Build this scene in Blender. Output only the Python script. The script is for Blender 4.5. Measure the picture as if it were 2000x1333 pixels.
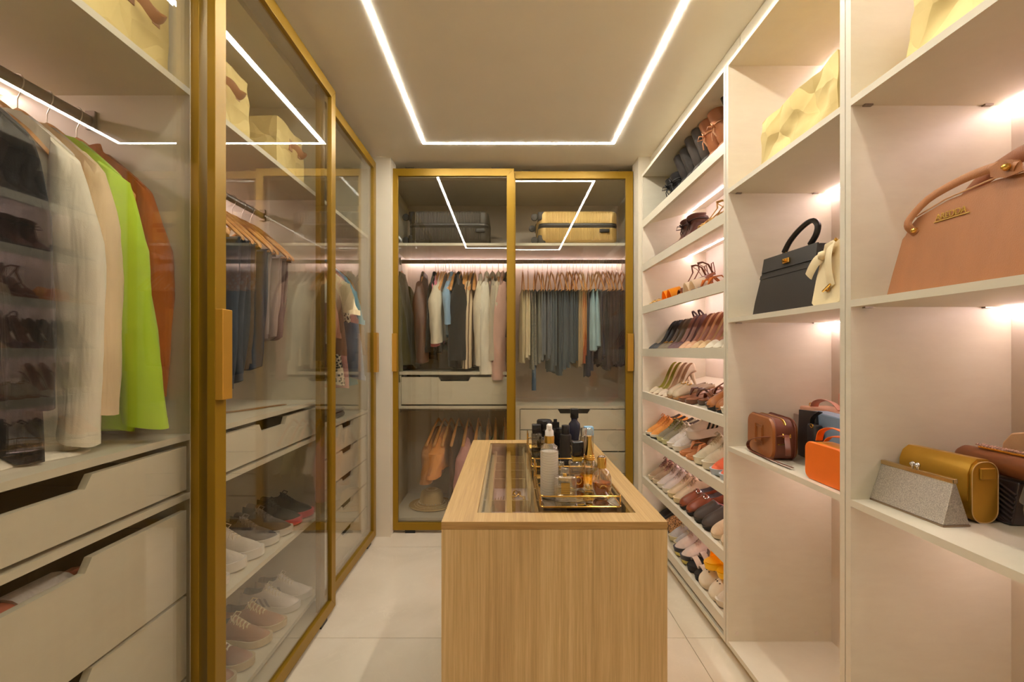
import bpy, bmesh, math, random
from mathutils import Matrix, Vector, noise
R = math.radians
scene = bpy.context.scene
COL = scene.collection
for o in list(bpy.data.objects):
    bpy.data.objects.remove(o)

# ------------------------------------------------------------------ camera, world, exposure
CAMZ = 1.272
cam_d = bpy.data.cameras.new('camera')
cam = bpy.data.objects.new('camera', cam_d)
COL.objects.link(cam)
cam.location = (0, 0, CAMZ)
cam.rotation_euler = (R(90), 0, 0)
cam_d.sensor_width = 36
cam_d.lens = 36 * 900 / 2000
cam_d.shift_x = 0.004
cam_d.shift_y = 0.00975
cam_d.clip_start = 0.02
scene.camera = cam
world = bpy.data.worlds.new('world')
scene.world = world
world.use_nodes = True
world.node_tree.nodes['Background'].inputs[0].default_value = (1, .86, .7, 1)
world.node_tree.nodes['Background'].inputs[1].default_value = 0.0
vs = scene.view_settings
vs.view_transform = 'Standard'
vs.look = 'None'
vs.gamma = 1
vs.use_curve_mapping = False
vs.exposure = 1.1
CEIL_POWER, CEIL_COL = 58.0, (1.0, .95, .84)
LED_POWER, LED_COL = 16.5, (1.0, .80, .83)
scene.cycles.max_bounces = 12
scene.cycles.diffuse_bounces = 8
scene.cycles.glossy_bounces = 4
scene.cycles.transmission_bounces = 10
scene.cycles.transparent_max_bounces = 18
scene.cycles.sample_clamp_indirect = 6
scene.cycles.caustics_reflective = False
scene.cycles.caustics_refractive = False

# ------------------------------------------------------------------ materials
def lin(c):
    return tuple((x / 12.92 if x <= .04045 else ((x + .055) / 1.055) ** 2.4) for x in c)
def C(r, g, b):
    return lin((r / 255, g / 255, b / 255))
def newmat(name):
    m = bpy.data.materials.new(name)
    m.use_nodes = True
    nt = m.node_tree
    return m, nt, nt.nodes['Principled BSDF']
def L(nt, a, b):
    nt.links.new(a, b)
def coords(nt, scale=(1, 1, 1), kind='Object'):
    tc = nt.nodes.new('ShaderNodeTexCoord')
    mp = nt.nodes.new('ShaderNodeMapping')
    mp.inputs['Scale'].default_value = scale
    L(nt, tc.outputs[kind], mp.inputs['Vector'])
    return mp.outputs['Vector']
def noise_node(nt, vec, scale, detail=3, rough=.55, dist=0):
    n = nt.nodes.new('ShaderNodeTexNoise')
    n.inputs['Scale'].default_value = scale
    n.inputs['Detail'].default_value = detail
    n.inputs['Roughness'].default_value = rough
    n.inputs['Distortion'].default_value = dist
    L(nt, vec, n.inputs['Vector'])
    return n.outputs[0]
def ramp(nt, fac, stops):
    r = nt.nodes.new('ShaderNodeValToRGB')
    e = r.color_ramp.elements
    while len(e) < len(stops):
        e.new(.5)
    for i, (p, c) in enumerate(stops):
        e[i].position = p
        e[i].color = (*c, 1)
    L(nt, fac, r.inputs[0])
    return r.outputs[0]
def bump(nt, b, h, strength=.2, dist=.002):
    n = nt.nodes.new('ShaderNodeBump')
    n.inputs['Strength'].default_value = strength
    n.inputs['Distance'].default_value = dist
    L(nt, h, n.inputs['Height'])
    L(nt, n.outputs[0], b.inputs['Normal'])
def mul(c, k):
    return tuple(min(1, x * k) for x in c)
MC = {}
def M(col, rough=.5, metal=0, var=.12, vs=14, bmp=0, bs=300, stretch=(1, 1, 1), sheen=0, spec=.5, coat=0, name='m'):
    key = (col, rough, metal, var, vs, bmp, bs, stretch, sheen, spec, coat, name)
    if key in MC:
        return MC[key]
    m, nt, b = newmat(name)
    b.inputs['Roughness'].default_value = rough
    b.inputs['Metallic'].default_value = metal
    b.inputs['Specular IOR Level'].default_value = spec
    if sheen:
        b.inputs['Sheen Weight'].default_value = sheen
    if coat:
        b.inputs['Coat Weight'].default_value = coat
        b.inputs['Coat Roughness'].default_value = .08
    v = coords(nt, stretch)
    f = noise_node(nt, v, vs)
    L(nt, ramp(nt, f, [(.3, mul(col, 1 - var)), (.7, mul(col, 1 + var))]), b.inputs['Base Color'])
    if bmp:
        bump(nt, b, noise_node(nt, v, bs, 2), bmp, .0015)
    MC[key] = m
    return m
def fabric(r, g, b, var=.12, bs=420, sheen=.15):
    key = ('fabric', r, g, b, var, bs, sheen)
    if key in MC:
        return MC[key]
    m, nt, bs_ = newmat('fabric')
    c = C(r, g, b)
    bs_.inputs['Roughness'].default_value = .9
    bs_.inputs['Specular IOR Level'].default_value = .2
    bs_.inputs['Sheen Weight'].default_value = sheen
    f = noise_node(nt, coords(nt, (1, 1, .6)), 9)
    L(nt, ramp(nt, f, [(.3, mul(c, 1 - var)), (.7, mul(c, 1 + var))]), bs_.inputs['Base Color'])
    fold = noise_node(nt, coords(nt, (1, 1, .16)), 26, 2, .5, .5)
    weave = noise_node(nt, coords(nt), bs, 2)
    b1 = nt.nodes.new('ShaderNodeBump'); b1.inputs['Strength'].default_value = .6; b1.inputs['Distance'].default_value = .012
    b2 = nt.nodes.new('ShaderNodeBump'); b2.inputs['Strength'].default_value = .25; b2.inputs['Distance'].default_value = .0015
    L(nt, fold, b1.inputs['Height']); L(nt, weave, b2.inputs['Height']); L(nt, b1.outputs[0], b2.inputs['Normal']); L(nt, b2.outputs[0], bs_.inputs['Normal'])
    MC[key] = m
    return m
def leather(r, g, b, rough=.42, bs=380, bmp=.25, var=.1):
    return M(C(r, g, b), rough, 0, var, 12, bmp, bs, name='leather')
def plastic(r, g, b, rough=.35):
    return M(C(r, g, b), rough, 0, .04, 8, name='plastic')
def metal(r, g, b, rough=.25):
    return M(C(r, g, b), rough, 1, .06, 10, name='metal')
def emit(col, s, name):
    m, nt, b = newmat(name)
    b.inputs['Base Color'].default_value = (*col, 1)
    b.inputs['Emission Color'].default_value = (*col, 1)
    b.inputs['Emission Strength'].default_value = s
    return m
def grainy(name, c0, c1, c2, stretch, scale, rough=.45, bmp=.12):
    m, nt, b = newmat(name)
    v = coords(nt, stretch)
    n1 = noise_node(nt, v, scale, 6, .7, .25)
    n2 = noise_node(nt, v, scale * .12, 3, .5, .6)
    mx = nt.nodes.new('ShaderNodeMath'); mx.operation = 'MULTIPLY_ADD'
    mx.inputs[1].default_value = .55
    L(nt, n1, mx.inputs[0])
    m2 = nt.nodes.new('ShaderNodeMath'); m2.operation = 'MULTIPLY'
    m2.inputs[1].default_value = .45
    L(nt, n2, m2.inputs[0]); L(nt, m2.outputs[0], mx.inputs[2])
    L(nt, ramp(nt, mx.outputs[0], [(.36, c0), (.5, c1), (.64, c2)]), b.inputs['Base Color'])
    b.inputs['Roughness'].default_value = rough
    bump(nt, b, n1, bmp, .001)
    return m
def thin_glass(name, tint, refl=.045, rough=0.0, gloss=(1, 1, 1), pw_=4.2):
    m, nt, b = newmat(name)
    nt.nodes.remove(b)
    out = nt.nodes['Material Output']
    tr = nt.nodes.new('ShaderNodeBsdfTransparent'); tr.inputs[0].default_value = (*tint, 1)
    gl = nt.nodes.new('ShaderNodeBsdfGlossy'); gl.inputs['Roughness'].default_value = rough
    gl.inputs[0].default_value = (*gloss, 1)
    lw = nt.nodes.new('ShaderNodeLayerWeight'); lw.inputs[0].default_value = .5
    pw = nt.nodes.new('ShaderNodeMath'); pw.operation = 'POWER'; pw.inputs[1].default_value = pw_
    L(nt, lw.outputs['Facing'], pw.inputs[0])
    ma = nt.nodes.new('ShaderNodeMath'); ma.operation = 'MULTIPLY_ADD'
    ma.inputs[1].default_value = 1 - refl; ma.inputs[2].default_value = refl
    L(nt, pw.outputs[0], ma.inputs[0])
    mx = nt.nodes.new('ShaderNodeMixShader')
    L(nt, ma.outputs[0], mx.inputs[0]); L(nt, tr.outputs[0], mx.inputs[1]); L(nt, gl.outputs[0], mx.inputs[2])
    L(nt, mx.outputs[0], out.inputs[0])
    return m
def stripes(name, c0, c1, scale, axis='X', rough=.85, thr=.5, dist=.6):
    m, nt, b = newmat(name)
    v = coords(nt)
    w = nt.nodes.new('ShaderNodeTexWave')
    w.bands_direction = axis
    w.inputs['Scale'].default_value = scale
    w.inputs['Distortion'].default_value = dist
    L(nt, v, w.inputs['Vector'])
    L(nt, ramp(nt, w.outputs[0], [(thr - .06, c0), (thr + .06, c1)]), b.inputs['Base Color'])
    b.inputs['Roughness'].default_value = rough
    return m
def spots(name, c0, c1, scale, thr=.38, rough=.85, metalic=0):
    m, nt, b = newmat(name)
    v = coords(nt)
    w = nt.nodes.new('ShaderNodeTexVoronoi')
    w.inputs['Scale'].default_value = scale
    L(nt, v, w.inputs['Vector'])
    L(nt, ramp(nt, w.outputs['Distance'], [(thr - .04, c1), (thr + .04, c0)]), b.inputs['Base Color'])
    b.inputs['Roughness'].default_value = rough
    b.inputs['Metallic'].default_value = metalic
    return m
def denim(r, g, b_, fade=1.5):
    c = C(r, g, b_)
    m, nt, b = newmat('denim')
    v = coords(nt, (1, 1, .35))
    n = noise_node(nt, v, 11, 4, .6)
    n2 = noise_node(nt, coords(nt), 520, 1)
    L(nt, ramp(nt, n, [(.32, mul(c, .75)), (.52, c), (.75, mul(c, fade))]), b.inputs['Base Color'])
    b.inputs['Roughness'].default_value = .92
    bump(nt, b, n2, .3, .001)
    return m

MAT = {}
MAT['laminate'] = grainy('laminate', C(213, 204, 184), C(216, 208, 188), C(219, 212, 192), (4, 4, 14), 2.2, .42, .02)
MAT['back'] = M(C(216, 204, 190), .55, 0, .03, 3, name='laminate_back')
MAT['oak_v'] = grainy('oak_upright_lifted', C(190, 156, 106), C(214, 181, 128), C(232, 203, 152), (60, 60, 1.3), 3.2, .5, .2)  # upright oak lightened in colour to make up for shade on the island's front
MAT['oak_y'] = grainy('oak_lengthwise', C(160, 128, 80), C(182, 148, 94), C(198, 166, 112), (60, 1.3, 60), 3.2, .42, .2)
MAT['oak_x'] = grainy('oak_crosswise', C(160, 122, 70), C(180, 142, 86), C(200, 162, 104), (2.5, 40, 60), 3.0, .5, .2)
MAT['gold'] = M(C(148, 113, 8), .42, .3, .05, 6, .04, 700, (1, 1, .05), name='gold_anodised')
MAT['gold_handle'] = M(C(200, 150, 56), .38, .6, .04, 6, name='gold_handle')
MAT['brass'] = metal(226, 182, 92, .2)
MAT['silver'] = metal(205, 205, 205, .2)
MAT['rail'] = M(C(150, 138, 124), .35, .7, .05, 8, name='rail_metal')
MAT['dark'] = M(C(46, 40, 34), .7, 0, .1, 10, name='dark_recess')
MAT['black'] = plastic(22, 21, 22, .4)
MAT['glass'] = thin_glass('smoked_glass', (.945, .945, .92), .04)
MAT['clear'] = thin_glass('clear_glass', (.95, .95, .94), .05)
MAT['perfume_glass'] = thin_glass('bottle_glass', (.90, .89, .87), .16, 0, (1, 1, 1), 2.4)
MAT['ceiling'] = M(C(240, 233, 220), .8, 0, .02, 3, name='ceiling_paint')
MAT['wall'] = M(C(218, 209, 190), .75, 0, .02, 3, name='wall_paint')
MAT['ceil_led'] = emit(CEIL_COL, CEIL_POWER, 'ceiling_led')
MAT['led'] = emit(LED_COL, LED_POWER, 'shelf_led')
MAT['wood_hanger'] = grainy('hanger_wood', C(186, 122, 62), C(206, 146, 82), C(222, 170, 106), (6, 6, 6), 5, .38, .05)
MAT['wire'] = metal(190, 180, 165, .3)
def canvas_mat():
    m, nt, b = newmat('canvas')
    v = coords(nt)
    f = noise_node(nt, v, 5)
    L(nt, ramp(nt, f, [(.3, C(214, 190, 124)), (.7, C(228, 206, 142))]), b.inputs['Base Color'])
    b.inputs['Roughness'].default_value = .85
    vo = nt.nodes.new('ShaderNodeTexVoronoi'); vo.feature = 'DISTANCE_TO_EDGE'; vo.inputs['Scale'].default_value = 7
    ds = nt.nodes.new('ShaderNodeVectorMath'); ds.operation = 'MULTIPLY_ADD'
    nz = nt.nodes.new('ShaderNodeTexNoise'); nz.inputs['Scale'].default_value = 4
    L(nt, v, nz.inputs['Vector']); L(nt, nz.outputs['Color'], ds.inputs[0]); ds.inputs[1].default_value = (.25, .25, .25); L(nt, v, ds.inputs[2])
    L(nt, ds.outputs[0], vo.inputs['Vector'])
    bump(nt, b, vo.outputs['Distance'], .55, .05)
    return m
MAT['canvas'] = canvas_mat()
MAT['tan_leather'] = leather(176, 124, 86)
def floor_mat():
    m, nt, b = newmat('porcelain')
    v = coords(nt, (1, 1, 1), 'Object')
    n = noise_node(nt, v, 1.6, 5, .55, 1.4)
    n2 = noise_node(nt, v, 2.3, 6, .6, 2.2)
    a = nt.nodes.new('ShaderNodeMath'); a.operation = 'ABSOLUTE'
    s = nt.nodes.new('ShaderNodeMath'); s.operation = 'SUBTRACT'; s.inputs[1].default_value = .5
    L(nt, n2, s.inputs[0]); L(nt, s.outputs[0], a.inputs[0])
    base = ramp(nt, n, [(.3, C(214, 202, 180)), (.5, C(223, 211, 190)), (.7, C(229, 218, 198))])
    vein = ramp(nt, a.outputs[0], [(0, (.35, .35, .35)), (.006, (0, 0, 0))])
    mx = nt.nodes.new('ShaderNodeMix'); mx.data_type = 'RGBA'
    L(nt, vein, mx.inputs['Factor']); L(nt, base, mx.inputs['A'])
    mx.inputs['B'].default_value = (*C(236, 226, 204), 1)
    L(nt, mx.outputs['Result'], b.inputs['Base Color'])
    b.inputs['Roughness'].default_value = .2
    b.inputs['Specular IOR Level'].default_value = .4
    return m
MAT['floor'] = floor_mat()
MAT['grout'] = M(C(178, 160, 134), .8, name='grout')

# ------------------------------------------------------------------ mesh helpers
WS = {}
class MB:
    def __init__(s):
        s.v, s.f, s.mi, s.cm = [], [], [], 0
    def face(s, idx):
        s.f.append(tuple(idx)); s.mi.append(s.cm)
    def add(s, vs, fs):
        o = len(s.v)
        s.v += [tuple(p) for p in vs]
        for f in fs:
            s.face([i + o for i in f])
        return o
    def box(s, x0, x1, y0, y1, z0, z1):
        s.add([(x0, y0, z0), (x1, y0, z0), (x1, y1, z0), (x0, y1, z0), (x0, y0, z1), (x1, y0, z1), (x1, y1, z1), (x0, y1, z1)],
              [(0, 3, 2, 1), (4, 5, 6, 7), (0, 1, 5, 4), (1, 2, 6, 5), (2, 3, 7, 6), (3, 0, 4, 7)])
        return s
    def prism(s, poly, axis, a0, a1):
        def pt(p, a):
            return {'x': (a, p[0], p[1]), 'y': (p[0], a, p[1]), 'z': (p[0], p[1], a)}[axis]
        n = len(poly)
        s.add([pt(p, a0) for p in poly] + [pt(p, a1) for p in poly],
              [tuple(range(n))[::-1], tuple(range(n, 2 * n))] + [(i, (i + 1) % n, n + (i + 1) % n, n + i) for i in range(n)])
        return s
    def loft(s, rings, cap0=True, cap1=True, closed=True, wrap=False):
        n = len(rings[0])
        o = len(s.v)
        for r in rings:
            s.v += [tuple(p) for p in r]
        m = len(rings)
        for j in range(m if wrap else m - 1):
            k = (j + 1) % m
            for i in range(n if closed else n - 1):
                i2 = (i + 1) % n
                s.face((o + j * n + i, o + j * n + i2, o + k * n + i2, o + k * n + i))
        if cap0 and not wrap:
            s.face([o + i for i in range(n)][::-1])
        if cap1 and not wrap:
            s.face([o + (m - 1) * n + i for i in range(n)])
        return s
    def tube(s, path, r, n=8, closed=False, flat=None, up=(0, 0, 1)):
        P = [Vector(p) for p in path]
        m = len(P)
        rings = []
        prev = None
        for i in range(m):
            if closed:
                t = P[(i + 1) % m] - P[i - 1]
            else:
                t = P[min(i + 1, m - 1)] - P[max(i - 1, 0)]
            if t.length < 1e-9:
                t = Vector((0, 0, 1))
            t.normalize()
            u = Vector(up) if prev is None else prev
            a = u - t * u.dot(t)
            if a.length < 1e-4:
                a = Vector((1, 0, 0)) - t * t.x
            if a.length < 1e-4:
                a = Vector((0, 1, 0))
            a.normalize()
            prev = a
            b = t.cross(a)
            ri = r[i] if isinstance(r, (list, tuple)) else r
            ra, rb = (ri, ri) if flat is None else (ri * flat[0], ri * flat[1])
            rings.append([P[i] + a * (ra * math.cos(2 * math.pi * k / n)) + b * (rb * math.sin(2 * math.pi * k / n)) for k in range(n)])
        return s.loft(rings, wrap=closed)
    def lathe(s, prof, n=20, c=(0, 0, 0), sx=1, sy=1, cap0=True, cap1=True):
        rings = [[(c[0] + sx * r * math.cos(2 * math.pi * k / n), c[1] + sy * r * math.sin(2 * math.pi * k / n), c[2] + z) for k in range(n)] for r, z in prof]
        return s.loft(rings, cap0, cap1)
    def rbox(s, x0, x1, y0, y1, z0, z1, r=.01, ri=.004, n=4):
        """upright rounded box: plan corners radius r, top and bottom edges eased by ri"""
        def ring(ins, z):
            pts = []
            rr = max(r - ins, .0004)
            for cx, cy, a0 in ((x1 - r, y1 - r, 0), (x0 + r, y1 - r, 90), (x0 + r, y0 + r, 180), (x1 - r, y0 + r, 270)):
                for k in range(n + 1):
                    a = R(a0 + 90 * k / n)
                    pts.append((cx + rr * math.cos(a), cy + rr * math.sin(a), z))
            return pts
        q = ri * .3
        return s.loft([ring(ri, z0), ring(q, z0 + q), ring(0, z0 + ri), ring(0, z1 - ri), ring(q, z1 - q), ring(ri, z1)])
    def xf(s, mtx, start=0):
        for i in range(start, len(s.v)):
            s.v[i] = tuple(mtx @ Vector(s.v[i]))
        return s
    def mesh(s, name, mats, smooth, off):
        me = bpy.data.meshes.new(name)
        v = s.v if off is None else [(a - off[0], b - off[1], c - off[2]) for a, b, c in s.v]
        me.from_pydata(v, [], s.f)
        if not isinstance(mats, (list, tuple)):
            mats = [mats]
        for m in mats:
            me.materials.append(m)
        if len(mats) > 1:
            me.polygons.foreach_set('material_index', s.mi)
        bm = bmesh.new(); bm.from_mesh(me)
        bmesh.ops.recalc_face_normals(bm, faces=bm.faces)
        bm.to_mesh(me); bm.free()
        if smooth:
            me.polygons.foreach_set('use_smooth', [True] * len(me.polygons))
            me.set_sharp_from_angle(angle=R(smooth if smooth is not True else 50))
        me.update()
        return me
    def build(s, name, mats, parent=None, smooth=False, bevel=0):
        root = parent
        while root is not None and root.parent is not None:
            root = root.parent
        off = WS.get(root.name) if root is not None else None
        me = s.mesh(name, mats, smooth, off)
        o = bpy.data.objects.new(name, me)
        COL.objects.link(o)
        if parent:
            o.parent = parent
        if bevel:
            b = o.modifiers.new('bevel', 'BEVEL'); b.width = bevel; b.segments = 2; b.limit_method = 'ANGLE'
        return o
def tag(o, label=None, cat=None, group=None, kind=None):
    if label: o['label'] = label
    if cat: o['category'] = cat
    if group: o['group'] = group
    if kind: o['kind'] = kind
    return o
def thing(name, label, cat, group=None, loc=(0, 0, 0), rz=0, mtx=None, world_parts=False, kind=None):
    o = bpy.data.objects.new(name, None)
    o.empty_display_size = .05
    COL.objects.link(o)
    if mtx is not None:
        o.matrix_basis = mtx
    else:
        o.location = loc
        o.rotation_euler = (0, 0, rz)
    if world_parts:
        WS[o.name] = loc
    tag(o, label, cat, group, kind)
    return o
def copy_tree(o, parent=None):
    c = o.copy(); COL.objects.link(c); c.parent = parent
    for ch in list(o.children):
        copy_tree(ch, c)
    return c
def dup(o, mtx, label, group=None):
    c = copy_tree(o)
    c.matrix_basis = mtx
    c['label'] = label
    if group: c['group'] = group
    return c
def sub(mb, off):
    for i, p in enumerate(mb.v):
        mb.v[i] = (p[0] - off[0], p[1] - off[1], p[2] - off[2])
    return mb
def cat_rom(rows, m):
    """Catmull-Rom resampling of rows on their first value"""
    n = len(rows)
    out = []
    for i in range(m):
        t = i / (m - 1) * (n - 1)
        k = min(int(t), n - 2); f = t - k
        p0, p1, p2, p3 = rows[max(k - 1, 0)], rows[k], rows[k + 1], rows[min(k + 2, n - 1)]
        out.append(tuple(.5 * (2 * b + (c - a) * f + (2 * a - 5 * b + 4 * c - d) * f * f + (3 * b - a - 3 * c + d) * f ** 3)
                         for a, b, c, d in zip(p0, p1, p2, p3)))
    return out
ORD = ['first', 'second', 'third', 'fourth', 'fifth', 'sixth', 'seventh', 'eighth', 'ninth', 'tenth', 'eleventh', 'twelfth', 'thirteenth',
       'fourteenth', 'fifteenth', 'sixteenth', 'seventeenth', 'eighteenth', 'nineteenth', 'twentieth', 'twenty-first', 'twenty-second',
       'twenty-third', 'twenty-fourth', 'twenty-fifth', 'twenty-sixth', 'twenty-seventh', 'twenty-eighth']

# ------------------------------------------------------------------ room shell
H = 2.6
XL, XR, YB, YN = -1.56, 1.40, 3.98, -1.0
def struct(name, mb, m, label, cat, **k):
    o = mb.build(name, m, **k)
    tag(o, label, cat, kind='structure')
    return o
fl = struct('floor', MB().box(XL, XR, YN, YB, -.05, -.004), MAT['grout'], 'pale beige polished porcelain floor of large tiles', 'floor')
T = .948
gy, gx, gap = 2.041, .79, .0012
mb0 = None
for i in range(-4, 3):
    for j in range(-4, 3):
        x0, y0 = gx + i * T, gy + j * T
        x1, y1 = x0 + T, y0 + T
        cx0, cx1, cy0, cy1 = max(x0, XL), min(x1, XR), max(y0, YN), min(y1, YB)
        if cx1 - cx0 < .01 or cy1 - cy0 < .01:
            continue
        MB().box(cx0 + gap, cx1 - gap, cy0 + gap, cy1 - gap, -.004, 0).build('tile', MAT['floor'], fl)
struct('ceiling', MB().box(XL - .05, XR + .05, YN - .05, YB + .05, H, H + .06), MAT['ceiling'], 'smooth cream painted ceiling with inlaid light lines', 'ceiling')
struct('wall_left', MB().box(XL - .05, XL, YN, YB, -.05, H), MAT['wall'], 'cream wall behind the row of sliding glass wardrobes', 'wall')
struct('wall_right', MB().box(XR, XR + .05, YN, YB, -.05, H), MAT['wall'], 'cream wall behind the open shoe and bag shelving', 'wall')
struct('wall_back', MB().box(XL - .05, XR + .05, YB, YB + .05, -.05, H), MAT['wall'], 'cream end wall behind the two-door wardrobe', 'wall')
struct('wall_near', MB().box(XL - .05, XR + .05, YN - .05, YN, -.05, H), MAT['wall'], 'cream wall at the entrance end of the closet', 'wall')
struct('trim_1', MB().box(XL, -.802, 3.15, 3.30, 0, H), MAT['wall'], 'cream pillar between side wardrobes and end wardrobe', 'pillar')
struct('trim_2', MB().box(.891, XR, 3.15, 3.30, 0, H), MAT['wall'], 'cream pillar between end wardrobe and shoe shelving', 'pillar')
struct('trim_3', MB().box(XL, -.90, YN, .44, 0, H), MAT['wall'], 'cream boxed wall beside the nearest wardrobe', 'wall')
# ceiling light: one rectangle of glowing profile, slightly proud of the ceiling
cl = thing('ceiling_light', 'glowing rectangular line of light set into the cream ceiling', 'light', loc=(.065, 1.72, H), world_parts=True)
def strip_profile(x0, x1, y0, y1):
    return MB().box(x0, x1, y0, y1, H - .0016, H + .012)
sw = .0085
X0, X1, Y0, Y1 = -.536, .672, .50, 2.944
strip_profile(X0 - sw, X0 + sw, Y0 - sw, Y1 + sw).build('light_strip', MAT['ceil_led'], cl)
strip_profile(X1 - sw, X1 + sw, Y0 - sw, Y1 + sw).build('light_strip', MAT['ceil_led'], cl)
strip_profile(X0 + sw, X1 - sw, Y0 - sw, Y0 + sw).build('light_strip', MAT['ceil_led'], cl)
strip_profile(X0 + sw, X1 - sw, Y1 - sw, Y1 + sw).build('light_strip', MAT['ceil_led'], cl)

# ------------------------------------------------------------------ cabinets
PT = .0185
LAM = MAT['laminate']
def drawer_front(a0, a1, z0, z1, notch=.0, nd=.03, nc=None):
    """outline (a,z) of a drawer front, with a trapezoid finger notch cut in its top edge"""
    if not notch:
        return [(a0, z0), (a1, z0), (a1, z1), (a0, z1)]
    c = (a0 + a1) / 2 if nc is None else nc
    h = notch / 2
    return [(a0, z0), (a1, z0), (a1, z1), (c + h, z1), (c + h - .018, z1 - nd), (c - h + .018, z1 - nd), (c - h, z1), (a0, z1)]
def wardrobe(name, label, loc, side, a0, a1, depth0, depth1, shelves, drawers, rail=None, leds=(), group='fitted wardrobe units', dspan=None):
    """side 'L': unit runs along Y, opens to +X; side 'B': runs along X, opens to -Y.  a = along, d = depth (front depth0, back depth1)."""
    w = thing(name, label, 'wardrobe', group, loc, world_parts=True)
    def bx(mb, A0, A1, D0, D1, z0, z1):
        if side == 'L':
            return mb.box(min(D0, D1), max(D0, D1), A0, A1, z0, z1)
        return mb.box(A0, A1, min(D0, D1), max(D0, D1), z0, z1)
    sg = 1 if depth1 > depth0 else -1
    bx(MB(), a0, a0 + PT, depth0, depth1, 0.005, 2.53).build('side_panel', LAM, w)
    bx(MB(), a1 - PT, a1, depth0, depth1, 0.005, 2.53).build('side_panel', LAM, w)
    bx(MB(), a0 + PT, a1 - PT, depth1 - sg * .012, depth1, .005, 2.53).build('back_panel', MAT['back'], w)
    bx(MB(), a0 + PT, a1 - PT, depth0, depth1 - sg * .012, 2.504, 2.53).build('top_panel', LAM, w)
    bx(MB(), a0 + PT, a1 - PT, depth0, depth1 - sg * .012, .048, .066).build('base_panel', LAM, w)
    bx(MB(), a0 + PT, a1 - PT, depth0 + sg * .05, depth0 + sg * .066, .005, .048).build('plinth', LAM, w)
    for z0, z1 in shelves:
        bx(MB(), a0 + PT, a1 - PT, depth0, depth1 - sg * .012, z0, z1).build('shelf', LAM, w)
    for z0, z1, notch in drawers:
        m = MB()
        d0, d1 = dspan or (a0 + PT + .012, a1 - PT - .012)
        poly = drawer_front(d0, d1, z0, z1, notch)
        f0, f1 = depth0 + sg * .002, depth0 + sg * .02
        m.prism(poly, 'x' if side == 'L' else 'y', min(f0, f1), max(f0, f1))
        d = m.build('drawer', LAM, w)
        b = MB()
        e0, e1 = d0 + .018, d1 - .018
        zb, zt = z0 + .012, z1 - .045
        bx(b, e0, e1, depth0 + sg * .021, depth0 + sg * .45, zb, zb + .006)
        bx(b, e0, e1, depth0 + sg * .44, depth0 + sg * .45, zb, zt)
        bx(b, e0, e0 + .012, depth0 + sg * .021, depth0 + sg * .45, zb, zt)
        bx(b, e1 - .012, e1, depth0 + sg * .021, depth0 + sg * .45, zb, zt)
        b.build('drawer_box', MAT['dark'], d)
    if dspan:
        zl = max(z1 for z0, z1, n in drawers) + .01
        zb_ = min(z0 for z0, z1, n in drawers) - .012
        for e0, e1 in ((a0 + PT, dspan[0] - .004), (dspan[1] + .004, a1 - PT)):
            if e1 - e0 > .004:
                bx(MB(), e0, e1, depth0 + sg * .002, depth0 + sg * .02, zb_, zl).build('filler_panel', LAM, w)
    for z, dr in (rail or []):
        m = MB()
        N = 12
        def ring(a):
            pts = []
            for k in range(N):
                t = 2 * math.pi * k / N
                u, v = .0085 * math.cos(t), .016 * math.sin(t)
                pts.append((dr + u, a, z + v) if side == 'L' else (a, dr + u, z + v))
            return pts
        m.loft([ring(a0 + PT), ring(a1 - PT)])
        rl = m.build('hanging_rail', MAT['rail'], w, smooth=True)
        for a in (a0 + PT, a1 - PT - .01):
            m = MB()
            bx(m, a, a + .01, dr - .014, dr + .014, z - .024, z + .03)
            m.build('rail_bracket', MAT['rail'], rl)
    for z in leds:
        m = MB()
        bx(m, a0 + PT + .004, a1 - PT - .004, depth1 - sg * .045, depth1 - sg * .054, z - .005, z)
        m.build('light_strip', MAT['led'], w)
    return w
DF = -.95       # front of the left-hand units
DB = -1.54
RZ, RX = 1.955, -1.24
dr5 = [(.708, .848, .20), (.548, .698, .20), (.388, .538, .20), (.228, .378, .20), (.074, .218, .20)]
wardrobe('wardrobe_unit', 'nearest wardrobe bay behind glass, jackets above deep drawers', (-1.24, .93, 0), 'L', .455, 1.395, DF, DB,
         [(2.036, 2.055), (1.007, 1.025), (.832, .85)], [(.862, .990, .26), (.555, .800, .26), (.310, .545, .26), (.074, .300, .26)], [(RZ, RX)], [2.036])
wardrobe('wardrobe_unit', 'middle side wardrobe bay with jeans above one drawer and sneakers', (-1.24, 1.87, 0), 'L', 1.398, 2.352, DF, DB,
         [(2.036, 2.055), (1.007, 1.025), (.832, .85), (.436, .455)], [(.862, .990, .22)], [(RZ, RX)], [2.036])
wardrobe('wardrobe_unit', 'far side wardrobe bay with shirts above five shallow drawers', (-1.24, 2.74, 0), 'L', 2.355, 3.14, DF, DB,
         [(2.036, 2.055), (.857, .875)], dr5, [(RZ, RX)], [2.036])
BF, BB = 3.33, 3.92
BRY, BRZ = 3.63, 1.976
wardrobe('wardrobe_unit', 'end wardrobe bay with jackets above a drawer and a straw hat', (-.42, 3.6, 0), 'B', -.868, .028, BF, BB,
         [(2.034, 2.053), (1.100, 1.122), (.854, .874)], [(.886, 1.083, .235)], [(BRZ, BRY), (.815, BRY)], [2.034], dspan=(-.77, -.003))
wardrobe('wardrobe_unit', 'end wardrobe bay with trousers above a stack of drawers', (.49, 3.6, 0), 'B', .031, .955, BF, BB,
         [(2.034, 2.053), (.854, .874)], [(.704, .848, .235)] + [(a, b, 0) for a, b, c in dr5[1:]], [(BRZ, BRY)], [2.034], dspan=(.089, .87))

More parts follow.
